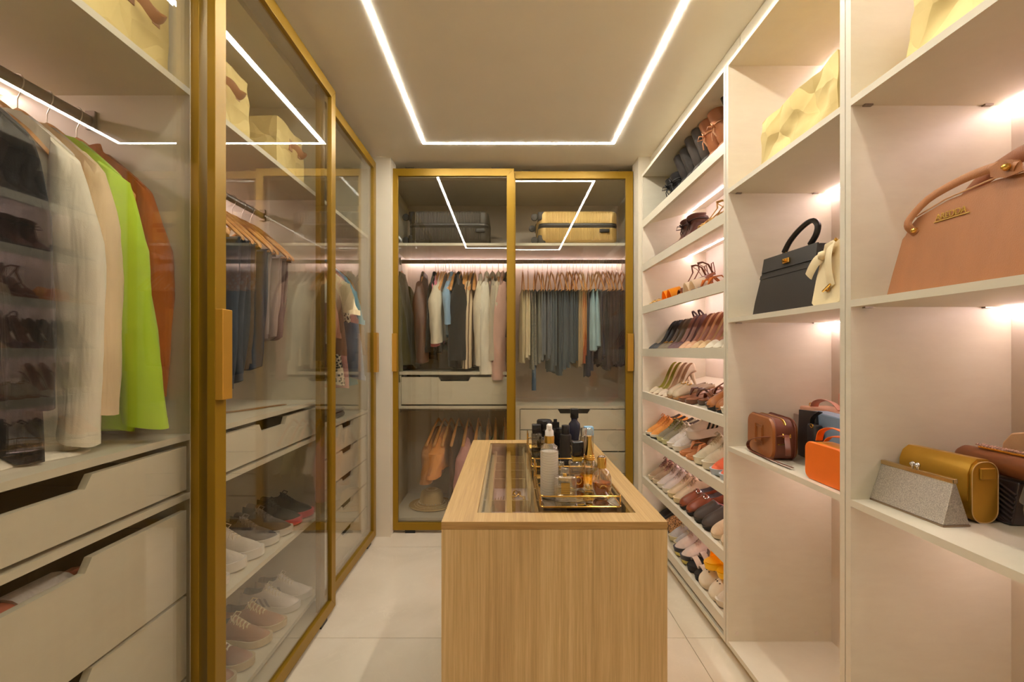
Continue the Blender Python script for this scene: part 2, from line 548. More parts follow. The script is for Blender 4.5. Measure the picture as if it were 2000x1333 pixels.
# sliding doors
def sliding_door(label, side, a0, a1, d, handle=None, flip=1):
    """frame 24 mm deep centred on depth d, opening towards +X ('L') or -Y ('B')"""
    z0, z1, fw, th = .022, 2.545, .052, .012
    loc = (d, (a0 + a1) / 2, 0) if side == 'L' else ((a0 + a1) / 2, d, 0)
    w = thing('sliding_glass_door', label, 'door', 'gold framed sliding wardrobe doors', loc, world_parts=True, kind='thing')
    def bx(mb, A0, A1, D0, D1, zz0, zz1):
        if side == 'L':
            return mb.box(min(D0, D1), max(D0, D1), A0, A1, zz0, zz1)
        return mb.box(A0, A1, min(D0, D1), max(D0, D1), zz0, zz1)
    rm = 1 if side == 'L' else -1      # towards the room
    def prof(poly, name):              # mitred frame member, poly in (a,z)
        m = MB().prism(poly, 'x' if side == 'L' else 'y', d - th, d + th)
        m.build(name, MAT['gold'], w, bevel=.0015)
    prof([(a0, z0), (a0 + fw, z0 + fw), (a0 + fw, z1 - fw), (a0, z1)], 'stile')
    prof([(a1, z0), (a1, z1), (a1 - fw, z1 - fw), (a1 - fw, z0 + fw)], 'stile')
    prof([(a0, z0), (a1, z0), (a1 - fw, z0 + fw), (a0 + fw, z0 + fw)], 'rail')
    prof([(a0, z1), (a0 + fw, z1 - fw), (a1 - fw, z1 - fw), (a1, z1)], 'rail')
    bx(MB(), a0 + fw - .008, a1 - fw + .008, d - .0025, d + .0025, z0 + fw - .008, z1 - fw + .008).build('pane', MAT['glass'], w)
    if handle:
        h0, h1 = handle
        m = bx(MB(), h0, h1, d + rm * (th - .001), d + rm * (th + .022), 1.13, 1.394)
        m.build('handle', MAT['gold_handle'], w, bevel=.002)
    for a in (a0 + .10, a1 - .16):
        bx(MB(), a, a + .07, d - .006, d + .006, 0.0, z0 + .004).build('floor_roller', MAT['black'], w)
        bx(MB(), a, a + .06, d - .005, d + .005, z1 - .004, z1 + .010).build('top_roller', MAT['dark'], w)
    return w
sliding_door('nearest gold framed glass door in front of hanging jackets', 'L', .445, 1.383, -.905)
sliding_door('gold framed glass door with large handle, in front of jeans and sneakers', 'L', 1.332, 2.264, -.858, (1.332, 1.379))
sliding_door('gold framed glass door beside the pillar, in front of five drawers', 'L', 2.196, 3.118, -.905, (3.062, 3.112))
sliding_door('gold framed glass door on the end wall showing black suitcase', 'B', -.818, .044, 3.222, (-.816, -.772))
sliding_door('gold framed glass door on the end wall showing gold suitcase', 'B', .002, .886, 3.272, (.842, .884))

# right-hand shelving
RF, RB = .914, 1.352
def side_unit(label, loc, y0, y1, cat='shelving'):
    w = thing('shelving_unit', label, cat, 'open shelving along the wall opposite the glass doors', loc, world_parts=True)
    MB().box(RF, RB, y0, y0 + PT, .045, 2.475).build('side_panel', LAM, w)
    MB().box(RF, RB, y1 - PT, y1, .045, 2.475).build('side_panel', LAM, w)
    MB().box(RB - .01, RB, y0 + PT, y1 - PT, .045, 2.475).build('back_panel', MAT['back'], w)
    MB().box(RF, RB - .01, y0 + PT, y1 - PT, 2.456, 2.475).build('top_panel', LAM, w)
    MB().box(RF + .045, RF + .062, y0, y1, .001, .045).build('plinth', LAM, w)
    MB().box(RF + .06, RB, y0, y1, 2.476, 2.598).build('filler_panel', LAM, w)
    return w
def led_y(w, x, z, y0, y1, tilt=None):
    MB().box(x - .0045, x + .0045, y0, y1, z - .005, z + .001).build('light_strip', MAT['led'], w)
SY0, SY1 = 1.935, 3.145
sh = side_unit('tall unit of slanted lit shelves filled with shoes', (1.13, 2.54, 0), SY0, SY1)
LIPS = [2.158, 1.862, 1.575, 1.287, .998, .710, .423, .137]
SLOPE = math.atan2(.115, .41)
SX0 = RF + PT
for zt in LIPS:
    s_ = MB().box(RF, SX0, SY0 + PT, SY1 - PT, zt - .05, zt).build('shelf', LAM, sh)
    xb = RB - .012
    rise = math.tan(SLOPE) * (xb - SX0)
    MB().prism([(SX0, zt - .030), (xb, zt - .030 + rise), (xb, zt - .012 + rise), (SX0, zt - .012)], 'y', SY0 + PT, SY1 - PT).build('shelf_board', LAM, s_)
    if zt > .2:
        lx = 1.226
        led_y(sh, lx, zt - .030 + math.tan(SLOPE) * (lx - SX0), SY0 + PT + .01, SY1 - PT - .004)
MB().box(RF, RB - .01, SY0 + PT, SY1 - PT, .045, .064).build('base_panel', LAM, sh)
BAGZ = [1.945, 1.408, .876]
def bag_unit(label, loc, y0, y1):
    w = side_unit(label, loc, y0, y1)
    for z in BAGZ:
        s_ = MB().box(RF, RB - .01, y0 + PT, y1 - PT, z - PT, z).build('shelf', LAM, w)
        for x in (RF + .03, RB - .09):
            for y in (y0 + PT + .001, y1 - PT - .011):
                MB().box(x, x + .022, y, y + .01, z - PT - .004, z - PT).build('shelf_clip', MAT['rail'], s_)
        led_y(w, 1.322, z - PT, y0 + PT + .01, y1 - PT - .004)
    MB().box(RF, RB - .01, y0 + PT, y1 - PT, .046, .066).build('base_panel', LAM, w)
    led_y(w, 1.322, 2.456, y0 + PT + .01, y1 - PT - .004)
    for x in (.95, 1.28):
        m = MB().lathe([(.008, 0), (.008, .0012)], 14)
        m.xf(Matrix.Translation((x, y1 - PT - .0012, .10)) @ Matrix.Rotation(R(-90), 4, 'X'))
        m.build('cover_cap', MAT['back'], w)
    return w
bag_unit('open shelving unit with black handbag and brown camera bag', (1.13, 1.59, 0), 1.25, 1.930)
bag_unit('nearest open shelving unit with tan handbag and evening clutches', (1.13, .92, 0), .575, 1.247)

# ------------------------------------------------------------------ hangers and clothes
HTOP, HEND, HW = .068, .245, .215      # wood top and arm ends below the rail centre, half width
def arm_z(u):
    return -(HTOP + .012 + (HEND - HTOP - .012) * (min(abs(u), .3) / HW) ** 1.25)
def hanger_parts(root, bar=True, wide=.012, half=HW):
    m = MB()
    rings = []
    for i in range(21):
        u = -half + 2 * half * i / 20
        t = abs(u) / half
        z = arm_z(u) if half == HW else -(HTOP + .012 + .13 * t ** 1.25)
        hz = .013 * (1 - .25 * t)
        wv = .006 + (wide - .006) * min(1, t * 1.4)
        rings.append([(u, wv * math.cos(2 * math.pi * k / 8), z + hz * math.sin(2 * math.pi * k / 8)) for k in range(8)])
    m.loft(rings)
    m.build('shoulder_bar', MAT['wood_hanger'], root, smooth=True)
    if bar:
        zb = (arm_z(half) if half == HW else -(HTOP + .142)) - .004
        MB().tube([(-half + .01, 0, zb), (half - .01, 0, zb)], .005, 6).build('trouser_bar', MAT['wood_hanger'], root, smooth=True)
    path = [(0, 0, -HTOP - .006), (0, 0, -.045)]
    for k in range(10):
        a = R(-70 + 25 * k)
        path.append((.021 * math.cos(a) if k else .006, 0, .0195 * math.sin(a)))
    MB().tube(path[:1] + path[1:2] + [(.018, 0, -.012)] + [(.020 * math.cos(R(a)), 0, .0185 * math.sin(R(a))) for a in range(0, 200, 25)], .0016, 5).build('hook', MAT['wire'], root, smooth=True)
_h = {}
def hanger(label, group, mtx, bar=True, wide=.012, half=HW):
    key = (bar, wide, half)
    if key in _h:
        return dup(_h[key], mtx, label, group)
    r = thing('clothes_hanger', label, 'hanger', group, mtx=mtx)
    hanger_parts(r, bar, wide, half)
    _h[key] = r
    return r
def garment(name, label, cat, group, mtx, mat, hem=-.85, w0=.2, w1=.23, th=.035, sleeve=None, sl_mat=None, folds=.012, ff=5, seed=0,
            collar=None, top=0.0, hem_mat=None, sw_=.055, lean=0, hem_tilt=0.0, sv=.038, neck=0.03, swing=.05):
    """hanging top: u (local x) = hanger direction, v (local y) = along the rail, z down from the rail.  sleeve = length"""
    rnd = random.Random(seed)
    ph = [rnd.uniform(0, 6.28) for _ in range(6)]
    r = thing(name, label, cat, group, mtx=mtx)
    N, J = 36, 20
    rings = []
    for j in range(J):
        s = (j / (J - 1)) ** 1.15
        a = w0 + (w1 - w0) * s
        b = .012 + (th - .012) * min(1, s * 2.2)
        ring = []
        for k in range(N):
            t = 2 * math.pi * k / N
            ct, st = math.cos(t), math.sin(t)
            u = a * math.copysign(abs(ct) ** .8, ct)
            v = b * math.copysign(abs(st) ** .75, st)
            f = folds * min(1, s * 1.7 + .08)
            v += f * (math.sin(ff * 6.28 * u + ph[0] + 2.2 * s) + .55 * math.sin(ff * 14 * u + ph[1] - 1.5 * s)) * (1 if st >= 0 else .8)
            u += f * .5 * math.sin(9 * s + ph[2] + st)
            zt = arm_z(max(0, abs(u) - .0)) + .018 + top - neck * max(0, 1 - abs(u) / .07)
            z = zt * (1 - s) + (hem + hem_tilt * u + .012 * math.sin(11 * u + ph[3]) + .006 * math.sin(37 * u + ph[4])) * s
            v += lean * s * s
            ring.append((u, v, z))
        rings.append(ring)
    MB().loft(rings).build('body', mat, r, smooth=75)
    if sleeve:
        for sg in (1, -1):
            rings = []
            for j in range(14):
                s = j / 13
                u0 = sg * (w0 - .018) + sg * (.03 * math.sin(min(1, s * 1.6) * 1.57) + swing * s ** 1.6)
                z0 = arm_z(w0 - .02) + .01 - sleeve * s
                v0 = .012 * math.sin(3 * s + ph[5] + sg) + lean * s * .6
                ru = sw_ * (.55 + .5 * min(1, s * 4)) * (1 - .22 * s)
                rv = sv * (.45 + .6 * min(1, s * 4)) * (1 - .12 * s)
                ring = []
                for k in range(18):
                    t = 2 * math.pi * k / 18
                    q = 1 + .09 * math.sin(3 * t + 5 * s + ph[0]) + .05 * math.sin(5 * t + ph[1] + 16 * s)
                    ring.append((u0 + ru * q * math.cos(t), v0 + rv * q * math.sin(t), z0 + .012 * math.cos(t) * sg * -1 * s + (.03 * (-sg * math.cos(t)) * (1 - s) if s < .3 else 0)))
                rings.append(ring)
            rings.append([(p[0] * .999 + 0, p[1] * .8, p[2] + .03) for p in rings[-1]])
            MB().loft(rings, cap1=False).build('sleeve', sl_mat or mat, r, smooth=75)
    if collar:
        rings = []
        for z, k_, in ((-.012, 1.0), (.022, .92), (.024, 1.1), (-.020, 1.32)):
            rings.append([(.062 * k_ * math.cos(2 * math.pi * i / 20), .022 * k_ * math.sin(2 * math.pi * i / 20) + .0,
                           -HTOP - .055 + z + top + .012 * math.cos(4 * math.pi * i / 20)) for i in range(20)])
        MB().loft(rings, False, False).build('collar', collar if collar is not True else mat, r, smooth=70)
    return r
def trousers(name, label, cat, group, mtx, mat, hem=-.75, half=.15, th=.022, folds=.006, ff=9, seed=0, top=-.245, cuff=None, split=True, taper=.9, nu=34):
    """legs folded over or clipped below a hanger: flat hanging cloth"""
    rnd = random.Random(seed)
    ph = [rnd.uniform(0, 6.28) for _ in range(6)]
    r = thing(name, label, cat, group, mtx=mtx)
    N, J = nu, 16
    def strip(off, hz, hf, key):
        rings = []
        for j in range(J):
            s = j / (J - 1)
            ring = []
            for k in range(N):
                t = 2 * math.pi * k / N
                ct, st = math.cos(t), math.sin(t)
                a = hf * (1 - (1 - taper) * s)
                b = th * (.35 + .65 * min(1, s * 4)) * (.8 + .35 * s)
                u = a * math.copysign(abs(ct) ** .7, ct)
                v = off + b * math.copysign(abs(st) ** .7, st)
                f = folds * (.3 + .7 * s)
                v += f * (math.sin(ff * 6.28 * u + ph[key] + s) + .5 * math.sin(ff * 15 * u + ph[key + 1] - s))
                u += .012 * s * math.sin(5 * s + ph[key])
                z = top * (1 - s) + (hz + .010 * math.sin(17 * u + ph[key]) + .006 * math.sin(40 * u)) * s
                ring.append((u, v, z))
            rings.append(ring)
        return MB().loft(rings)
    if split:
        strip(-th * .55, hem, half, 0).build('leg', mat, r, smooth=75)
        strip(th * .55, hem + rnd.uniform(.01, .05), half * .96, 2).build('leg', mat, r, smooth=75)
    else:
        strip(0, hem, half, 0).build('leg', mat, r, smooth=75)
    # folded top over the bar
    MB().loft([[(u, (th * 1.25) * math.cos(R(a)), top - .012 + .017 * math.sin(R(a))) for a in range(0, 181, 20)] for u in (-half, -half * .5, 0, half * .5, half)],
              closed=False, cap0=False, cap1=False).build('waist_fold', cuff or mat, r, smooth=True)
    return r
def rail_mtx(side, along, depth, z, yaw=0, roll=0):
    """hanger frame: local x = hanger direction (towards the room), local y = along the rail"""
    if side == 'L':
        m = Matrix.Translation((depth, along, z)) @ Matrix.Rotation(R(yaw), 4, 'Z')
    else:
        m = Matrix.Translation((along, depth, z)) @ Matrix.Rotation(R(-90 + yaw), 4, 'Z')
    return m @ Matrix.Rotation(R(roll), 4, 'X')

F = {}
F['black'] = fabric(36, 34, 34)
F['white'] = fabric(234, 226, 208)
F['ivory'] = fabric(226, 214, 190)
F['beige'] = fabric(222, 196, 158)
F['lime'] = M(C(186, 222, 62), .8, 0, .04, 6, .15, 500, sheen=.15, spec=.2, name='lime_wool')
F['rust'] = fabric(176, 98, 40)
F['olive'] = fabric(104, 96, 62)
F['brown'] = leather(96, 60, 44)
F['dkbrown'] = fabric(64, 48, 42)
F['pink'] = M(C(226, 120, 140), .5, 0, .1, 8, .1, 300, sheen=.2, name='satin')
F['blue'] = fabric(146, 178, 208)
F['greybeige'] = fabric(196, 184, 164)
F['blush'] = fabric(224, 180, 164)
F['stripe'] = stripes('striped_cloth', C(222, 200, 166), C(104, 74, 50), 13, 'Y', .85, .72)
F['navy'] = fabric(44, 44, 62)
# ---- nearest side bay: five jackets
GA = 'jackets in the nearest wardrobe bay'
HA = 'wooden hangers in the nearest wardrobe bay'
ja = [(1.00, 'black', 'long black coat hanging nearest the camera', 'coat', dict(hem=-.91, sleeve=.60, th=.04, sw_=.055, seed=1, swing=-.02, w1=.225), 0),
      (1.105, 'white', 'long white linen shirt with crumpled hem on the counter', 'shirt', dict(hem=-.925, sleeve=.70, th=.03, sw_=.058, seed=2, w1=.20, swing=-.015), 0),
      (1.165, 'beige', 'pale beige blouse between white shirt and lime jacket', 'blouse', dict(hem=-.84, sleeve=.63, th=.022, sw_=.05, seed=3, folds=.006, w1=.21, swing=.0), 0),
      (1.24, 'lime', 'bright lime green blazer', 'blazer', dict(hem=-.895, sleeve=.68, th=.03, sw_=.072, seed=4, folds=.006, w1=.24, swing=.045), 0),
      (1.325, 'rust', 'rust orange coat behind the lime blazer', 'coat', dict(hem=-.90, sleeve=.6, th=.022, sw_=.055, seed=5, folds=.004, swing=.0, w1=.22), 0)]
for i, (y, c, lab, cat, kw, yaw) in enumerate(ja):
    m = rail_mtx('L', y, RX, RZ, yaw)
    hanger('broad wooden hanger under the %s' % lab.split(' hanging')[0].split(' with')[0].split(' between')[0].split(' behind')[0], HA, m @ Matrix.Diagonal((.84, 1, 1, 1)), False, .02)
    garment('hanging_' + cat, lab, cat, GA, m, F[c], collar=True if c == 'rust' else None, neck=.055, **kw)
# folded white hem lying on the counter
m = MB()
rings = []
for i in range(15):
    t = i / 14
    y = .80 + .34 * t
    rings.append([(-1.22 + .20 * math.cos(a) * (1 - .25 * abs(t - .6)) + .02 * math.sin(9 * t), y + .012 * math.sin(3 * a),
                   max(1.0262, 1.026 + (.022 + .012 * math.sin(11 * t + 2 * a)) * max(0, math.sin(a)))) for a in [2 * math.pi * k / 20 for k in range(20)]])
w_ = thing('folded_cloth', 'crumpled white cloth lying on the drawer top under the jackets', 'cloth', loc=(-1.22, .97, 1.026), world_parts=True)
m.loft(rings).build('cloth', F['white'], w_, smooth=70)
# pink clothes inside the opened second drawer
m = MB()
for k, (y, z) in enumerate(((.90, .742), (.99, .748), (1.04, .736))):
    m = MB()
    m.loft([[(-1.02 + .04 * math.cos(a), y + d_, z + .022 * math.sin(a)) for a in [2 * math.pi * q / 12 for q in range(12)]] for d_ in (-.06, -.03, 0, .03, .06)])
    tag(m.build('folded_garment', [fabric(206, 120, 96), fabric(208, 200, 196), fabric(196, 104, 84)][k], smooth=True),
        ['coral folded garment showing through the nearest drawer notch', 'pale grey folded garment in the drawer notch', 'dark coral folded garment at the notch corner'][k], 'clothing', 'clothes in the second drawer')

# ---- middle side bay: trousers and jeans on hangers
GB, HB = 'jeans and trousers in the middle bay', 'wooden hangers in the middle side bay'
jb = [(1.47, fabric(214, 190, 160), -.80, 'cream trousers hanging furthest towards the camera in middle bay', .18),
      (1.535, fabric(120, 92, 62), -.78, 'brown trousers beside the cream pair in the middle bay', .19),
      (1.60, fabric(220, 196, 164), -.72, 'beige drawstring trousers in the middle bay', .19),
      (1.66, fabric(196, 150, 40), -.70, 'mustard trousers in the middle bay', .18),
      (1.72, denim(52, 62, 78), -.84, 'dark indigo jeans with frayed hem, longest in the middle bay', .19),
      (1.79, denim(64, 68, 78), -.80, 'dark denim jeans behind the longest indigo pair', .19),
      (1.86, denim(92, 76, 60), -.77, 'brown denim jeans in the middle bay', .18),
      (1.925, denim(56, 68, 90), -.76, 'blue jeans with pale cuff in the middle bay', .18),
      (1.99, denim(148, 132, 132), -.66, 'washed mauve cotton trousers in the middle bay', .17),
      (2.05, denim(160, 142, 136), -.62, 'dusty pink joggers with drawstring in the middle bay', .17),
      (2.11, denim(104, 82, 84), -.62, 'plum washed jeans last in the middle bay', .17)]
rnd = random.Random(7)
for i, (y, mt, hem, lab, hf) in enumerate(jb):
    m = rail_mtx('L', 1.49 + .073 * i, RX, RZ, rnd.uniform(-6, 6))
    hanger('wooden hanger holding the ' + ' '.join(lab.split(' ')[:3]), HB, m, True, .012)
    trousers('hanging_trousers', lab, 'trousers', GB, m, mt, hem, hf + .02, .023, .009, 7, i + 20, taper=.86)
# ---- far side bay: shirts and tops
GC, HC = 'tops in the far side bay', 'wooden hangers in the far side bay'
jc = [(2.46, fabric(224, 206, 170), -.62, 'cream short top first in the far side bay', dict(sleeve=.22)),
      (2.56, fabric(176, 116, 88), -.74, 'terracotta blouse in the far side bay', dict(sleeve=.4)),
      (2.65, fabric(120, 84, 60), -.80, 'brown blouse in the far side bay', dict(sleeve=.5)),
      (2.735, fabric(226, 210, 172), -.66, 'cream tee with flared sleeve in the far side bay', dict(sleeve=.26, sw_=.085, swing=.09)),
      (2.80, spots('dotted_cloth', C(222, 208, 184), C(30, 28, 28), 62, .42), -.88, 'white and black dotted shirt in the far side bay', dict(sleeve=.30, swing=.03, w1=.25)),
      (2.86, fabric(196, 142, 136), -.90, 'mauve pink dress shirt beside the dotted shirt', dict(sleeve=.3, w1=.255)),
      (2.925, fabric(128, 140, 166), -.78, 'slate blue shirt with long sleeve beside the mauve shirt', dict(sleeve=.66, swing=.07, sw_=.06)),
      (2.985, fabric(120, 182, 206), -.89, 'sky blue shirt showing below the slate blue one', dict(sleeve=.3, w1=.27)),
      (3.05, fabric(150, 116, 72), -.72, 'camel brown jacket last in the far side bay', dict(sleeve=.5))]
for i, (y, mt, hem, lab, kw) in enumerate(jc):
    m = rail_mtx('L', y, RX, RZ, rnd.uniform(-5, 5))
    hanger('wooden hanger holding the ' + ' '.join(lab.split(' ')[:4]), HC, m @ Matrix.Diagonal((.84, 1, 1, 1)), False, .014)
    kw.setdefault('th', .028); kw.setdefault('w1', .23)
    garment('hanging_shirt_or_tee', lab, 'top', GC, m, mt, hem=hem, seed=40 + i, collar=True if i in (6, 7) else None, **kw)
# ---- end wall, jackets bay
GD, HD = 'jackets and shirts in the end bay', 'wooden hangers in the end jacket bay'
hx = [785, 828.6, 851, 856, 861.8, 866, 870.6, 877.5, 884, 889, 896, 900, 907, 913, 919, 923, 928, 938, 951, 962, 973.5, 983, 990]
gd = {0: ('olive', 'olive green field jacket hanging beside the pillar', 'jacket', dict(hem=-.815, sleeve=.72, th=.06, sw_=.075, sv=.06, folds=.012, lean=.055, w1=.25)),
      1: ('brown', 'dark brown leather jacket beside the olive jacket', 'jacket', dict(hem=-.60, sleeve=.58, th=.04, sw_=.07, sv=.05, lean=.03)),
      2: ('black', 'black jacket half hidden behind the pink top', 'jacket', dict(hem=-.72, sleeve=.5, th=.03, sv=.04)),
      3: ('pink', 'hot pink satin top', 'top', dict(hem=-.58, sleeve=.46, th=.03, sw_=.06, sv=.04, lean=.0)),
      5: ('ivory', 'white t-shirt with patterned front beside the pink top', 't-shirt', dict(hem=-.62, sleeve=.44, th=.03, sw_=.09, sv=.045, swing=.06)),
      8: ('blue', 'light blue shirt between white t-shirt and black coat', 'shirt', dict(hem=-.60, sleeve=.3, th=.02, sv=.03)),
      10: ('black', 'long black coat with wide sleeves', 'coat', dict(hem=-.83, sleeve=.56, th=.075, sw_=.09, sv=.075, folds=.01, swing=.06)),
      15: ('stripe', 'beige blouse with fine brown stripes beside the black coat', 'blouse', dict(hem=-.82, sleeve=.62, th=.03, sv=.04, lean=-.03)),
      17: ('ivory', 'cream blouse beside the striped blouse', 'blouse', dict(hem=-.82, sleeve=.60, th=.03, sv=.04, lean=-.02)),
      18: ('white', 'white shirt with long hanging sleeve', 'shirt', dict(hem=-.80, sleeve=.66, th=.035, sw_=.075, sv=.055)),
      19: ('greybeige', 'grey beige shirt behind the blush shirt', 'shirt', dict(hem=-.78, sleeve=.56, th=.02, sv=.035)),
      20: ('ivory', 'ivory shirt squeezed beside the blush shirt', 'shirt', dict(hem=-.76, sleeve=.5, th=.02, sv=.03)),
      21: ('blush', 'blush pink shirt at the door stile', 'shirt', dict(hem=-.82, sleeve=.70, th=.045, sw_=.085, sv=.06)),
      22: ('dkbrown', 'dark plum jacket behind the blush shirt', 'jacket', dict(hem=-.80, sleeve=.4, th=.02, sv=.03))}
rnd = random.Random(3)
for i, x in enumerate(hx):
    X = (x - 992) / 248
    m = rail_mtx('B', X, BRY, BRZ, rnd.uniform(-6, 6))
    if i in gd:
        c, lab, cat, kw = gd[i]
        hanger('wooden hanger carrying the ' + ' '.join(lab.split(' ')[:3]), HD, m @ Matrix.Diagonal((.84, 1, 1, 1)), False, .012)
        garment('hanging_' + (cat.replace('-', '_') if cat != 'top' else 'satin_blouse'), lab, cat, GD, m, F[c], seed=60 + i, collar=True if cat in ('shirt', 'jacket', 'coat') else None, **kw)
    else:
        hanger('empty wooden hanger, %s along the rail of the jacket bay' % ORD[i], HD, m, True, .012)
# ---- end wall, trousers bay
GE, HE = 'trousers in the end bay', 'wooden hangers in the end trouser bay'
hc = [100, 150, 210, 240, 282, 330, 365, 427, 462, 510, 533, 570, 597, 633, 660, 710, 748, 785, 808, 845, 877, 895, 930, 975, 1020, 1062]
slate, dk, brn = fabric(86, 98, 106), fabric(70, 82, 90), fabric(64, 52, 48)
te = [(fabric(214, 200, 162), -.79, 'cream'), (fabric(222, 208, 172), -.76, 'pale cream'), (spots('grey_weave', C(140, 138, 124), C(92, 90, 82), 160, .4), -.84, 'grey melange'),
      (denim(128, 128, 118), -.80, 'washed grey'), (fabric(112, 120, 128), -.78, 'slate blue'), (fabric(104, 112, 120), -.77, 'steel blue'), (slate, -.86, 'slate grey'),
      (dk, -.88, 'charcoal'), (slate, -.84, 'ash grey'), (dk, -.82, 'dark charcoal'), (slate, -.80, 'graphite'), (dk, -.80, 'charcoal green'), (fabric(176, 150, 108), -.82, 'khaki tan'),
      (fabric(206, 150, 90), -.78, 'golden tan'), (fabric(160, 84, 44), -.79, 'rust brown'), (F['navy'], -.90, 'navy'), (fabric(158, 190, 200), -.71, 'light blue'),
      (F['navy'], -.76, 'midnight navy'), (brn, -.80, 'dark brown'), (F['black'], -.82, 'black'), (brn, -.84, 'chocolate brown'), (F['dkbrown'], -.82, 'coffee brown'),
      (brn, -.80, 'umber brown'), (F['black'], -.82, 'deep black'), (F['dkbrown'], -.82, 'espresso'), (F['black'], -.80, 'jet black')]
for i, c in enumerate(hc):
    X = (1000 + .21 * c - 992) / 248
    m = rail_mtx('B', X, BRY, BRZ, rnd.uniform(-6, 6))
    hanger('wooden hanger, %s from the centre stile in the trouser bay' % ORD[i], HE, m, True, .0048)
    mt, hem, nm = te[i]
    trousers('hanging_trousers', '%s trousers, %s pair from the centre stile' % (nm, ORD[i]), 'trousers', GE, m, mt, hem, .17 if i != 16 else .20, .017 if i != 16 else .030, .006, 6, 100 + i,
             taper=.95 if i != 16 else 1.1)
m = rail_mtx('B', (1008 - 992) / 248 + .06, BRY - .16, BRZ - .0)
# long belt-like patterned leg that hangs lower at the left
trousers('hanging_scarf', 'long narrow blue patterned scarf hanging below the grey trousers', 'scarf', None, rail_mtx('B', (1000 + .21 * 200 - 992) / 248, BRY - .10, BRZ),
         denim(96, 116, 136, 2.0), -1.0, .04, .014, .004, 6, 300, split=False)
# ---- end wall, lower rail
GF, HF = 'small clothes on the low rail', 'wooden hangers on the low rail'
lowx = [486, 535, 588, 650, 730, 812, 893, 950, 1025]
lowg = {0: (fabric(186, 132, 84), -.46, 'tan knit top on the low rail', dict(sleeve=.28, sv=.05, w1=.16)),
        1: (fabric(232, 160, 96), -.40, 'apricot top with folded sleeve on the low rail', dict(sleeve=.24, sv=.06, sw_=.07, lean=.02)),
        3: (fabric(112, 84, 66), -.66, 'long brown dress on the low rail', dict(th=.04, w1=.22)),
        4: (fabric(206, 150, 146), -.52, 'dusty pink blouse on the low rail', dict(sleeve=.40, sv=.06, sw_=.075)),
        5: (fabric(222, 212, 196), -.45, 'white trimmed grey top on the low rail', dict(sleeve=.2, sv=.04)),
        7: (fabric(178, 178, 132), -.45, 'pale green top on the low rail', dict(sleeve=.2, sv=.04)),
        8: (fabric(206, 200, 176), -.45, 'pale ivory top on the low rail', dict(sleeve=.2, sv=.04))}
for i, c in enumerate(lowx):
    X = (740 + .24 * c - 992) / 248
    m = rail_mtx('B', X, BRY, .815, -16 + 4 * i * .6)
    hanger('wooden hanger, %s along the low rail' % ORD[i], HF, m, False, .012)
    if i in lowg:
        mt, hem, lab, kw = lowg[i]
        kw.setdefault('th', .025); kw.setdefault('w1', .19)
        garment('hanging_small_blouse', lab, 'top', GF, m @ Matrix.Translation((0, 0, -.045)), mt, hem=hem, w0=.18, seed=140 + i, **kw)

# ------------------------------------------------------------------ shoes (local x = towards the toe, heel at 0, z up)
def upper(rows, Ln, m=18):
    """rows: (x/L, half width bottom, z bottom, half width rim, z rim, z middle); middle below rim = opening"""
    mb = MB()
    rs = cat_rom(rows, m)
    n = 13
    rings = []
    for x, wb, zb, wr, zr, zm in rs:
        h = zr - zb
        half = [(wb * .86, zb), (wb, zb + .22 * h), (wb * .62 + wr * .40, zb + .62 * h), (wr, zr), (wr * .84, zr + (zm - zr) * .4), (wr * .46, zr + (zm - zr) * .88)]
        rings.append([(x * Ln, -y, z) for y, z in half] + [(x * Ln, 0, zm)] + [(x * Ln, y, z) for y, z in half[::-1]])
    o = 0
    for r in rings:
        mb.v += r
    for j in range(m - 1):
        opening = rs[j][5] < rs[j][4] - .004 and rs[j + 1][5] < rs[j + 1][4] - .004
        for i in range(n):
            i2 = (i + 1) % n
            mb.cm = 1 if (opening and 3 <= i < 9) else 0
            mb.face((j * n + i, j * n + i2, (j + 1) * n + i2, (j + 1) * n + i))
    mb.cm = 0
    mb.face(list(range(n))[::-1]); mb.face([(m - 1) * n + i for i in range(n)])
    return mb
OUTL = [(0, .012), (.03, .027), (.10, .034), (.25, .034), (.40, .031), (.55, .037), (.70, .046), (.82, .046), (.92, .036), (.98, .019), (1, .006)]
def sole(Ln, z0, z1, k=1.0, flare=1.0, zf=None, m=20, pts=OUTL, toe=0.0):
    mb = MB()
    rs = cat_rom(pts, m)
    zf = zf or (lambda t: 0)
    rings = []
    for x, w in rs:
        w = max(w, .003) * k
        dz = zf(x) + toe * max(0, x - .7) ** 2
        rings.append([(x * Ln, -w * flare, z0 + dz), (x * Ln, w * flare, z0 + dz), (x * Ln, w, z1 + dz), (x * Ln, -w, z1 + dz)])
    return mb.loft(rings)
def band(p0, top, p1, half, th=.0016, n=9, lift=1.0):
    """flat strap arching from p0 over top to p1; half = half width along x"""
    path = []
    for i in range(n):
        t = i / (n - 1)
        a = Vector(p0).lerp(Vector(p1), t)
        b = Vector(top)
        mid = (Vector(p0) + Vector(p1)) / 2
        path.append(a + (b - mid) * math.sin(math.pi * t) ** .8)
    rings = []
    for i, p in enumerate(path):
        t = path[min(i + 1, n - 1)] - path[max(i - 1, 0)]
        nrm = Vector((1, 0, 0)).cross(t)
        nrm = nrm.normalized() if nrm.length > 1e-6 else Vector((0, 0, 1))
        x = Vector((half, 0, 0)); y = nrm * th
        rings.append([p - x - y, p + x - y, p + x + y, p - x + y])
    return rings
SHOES = {}
def cached(key, fn):
    """first call builds the prototype at the given matrix; later calls copy it"""
    def place(label, group, mtx):
        if key in SHOES:
            return dup(SHOES[key], mtx, label, group)
        r = fn(label, group, mtx)
        SHOES[key] = r
        return r
    return place
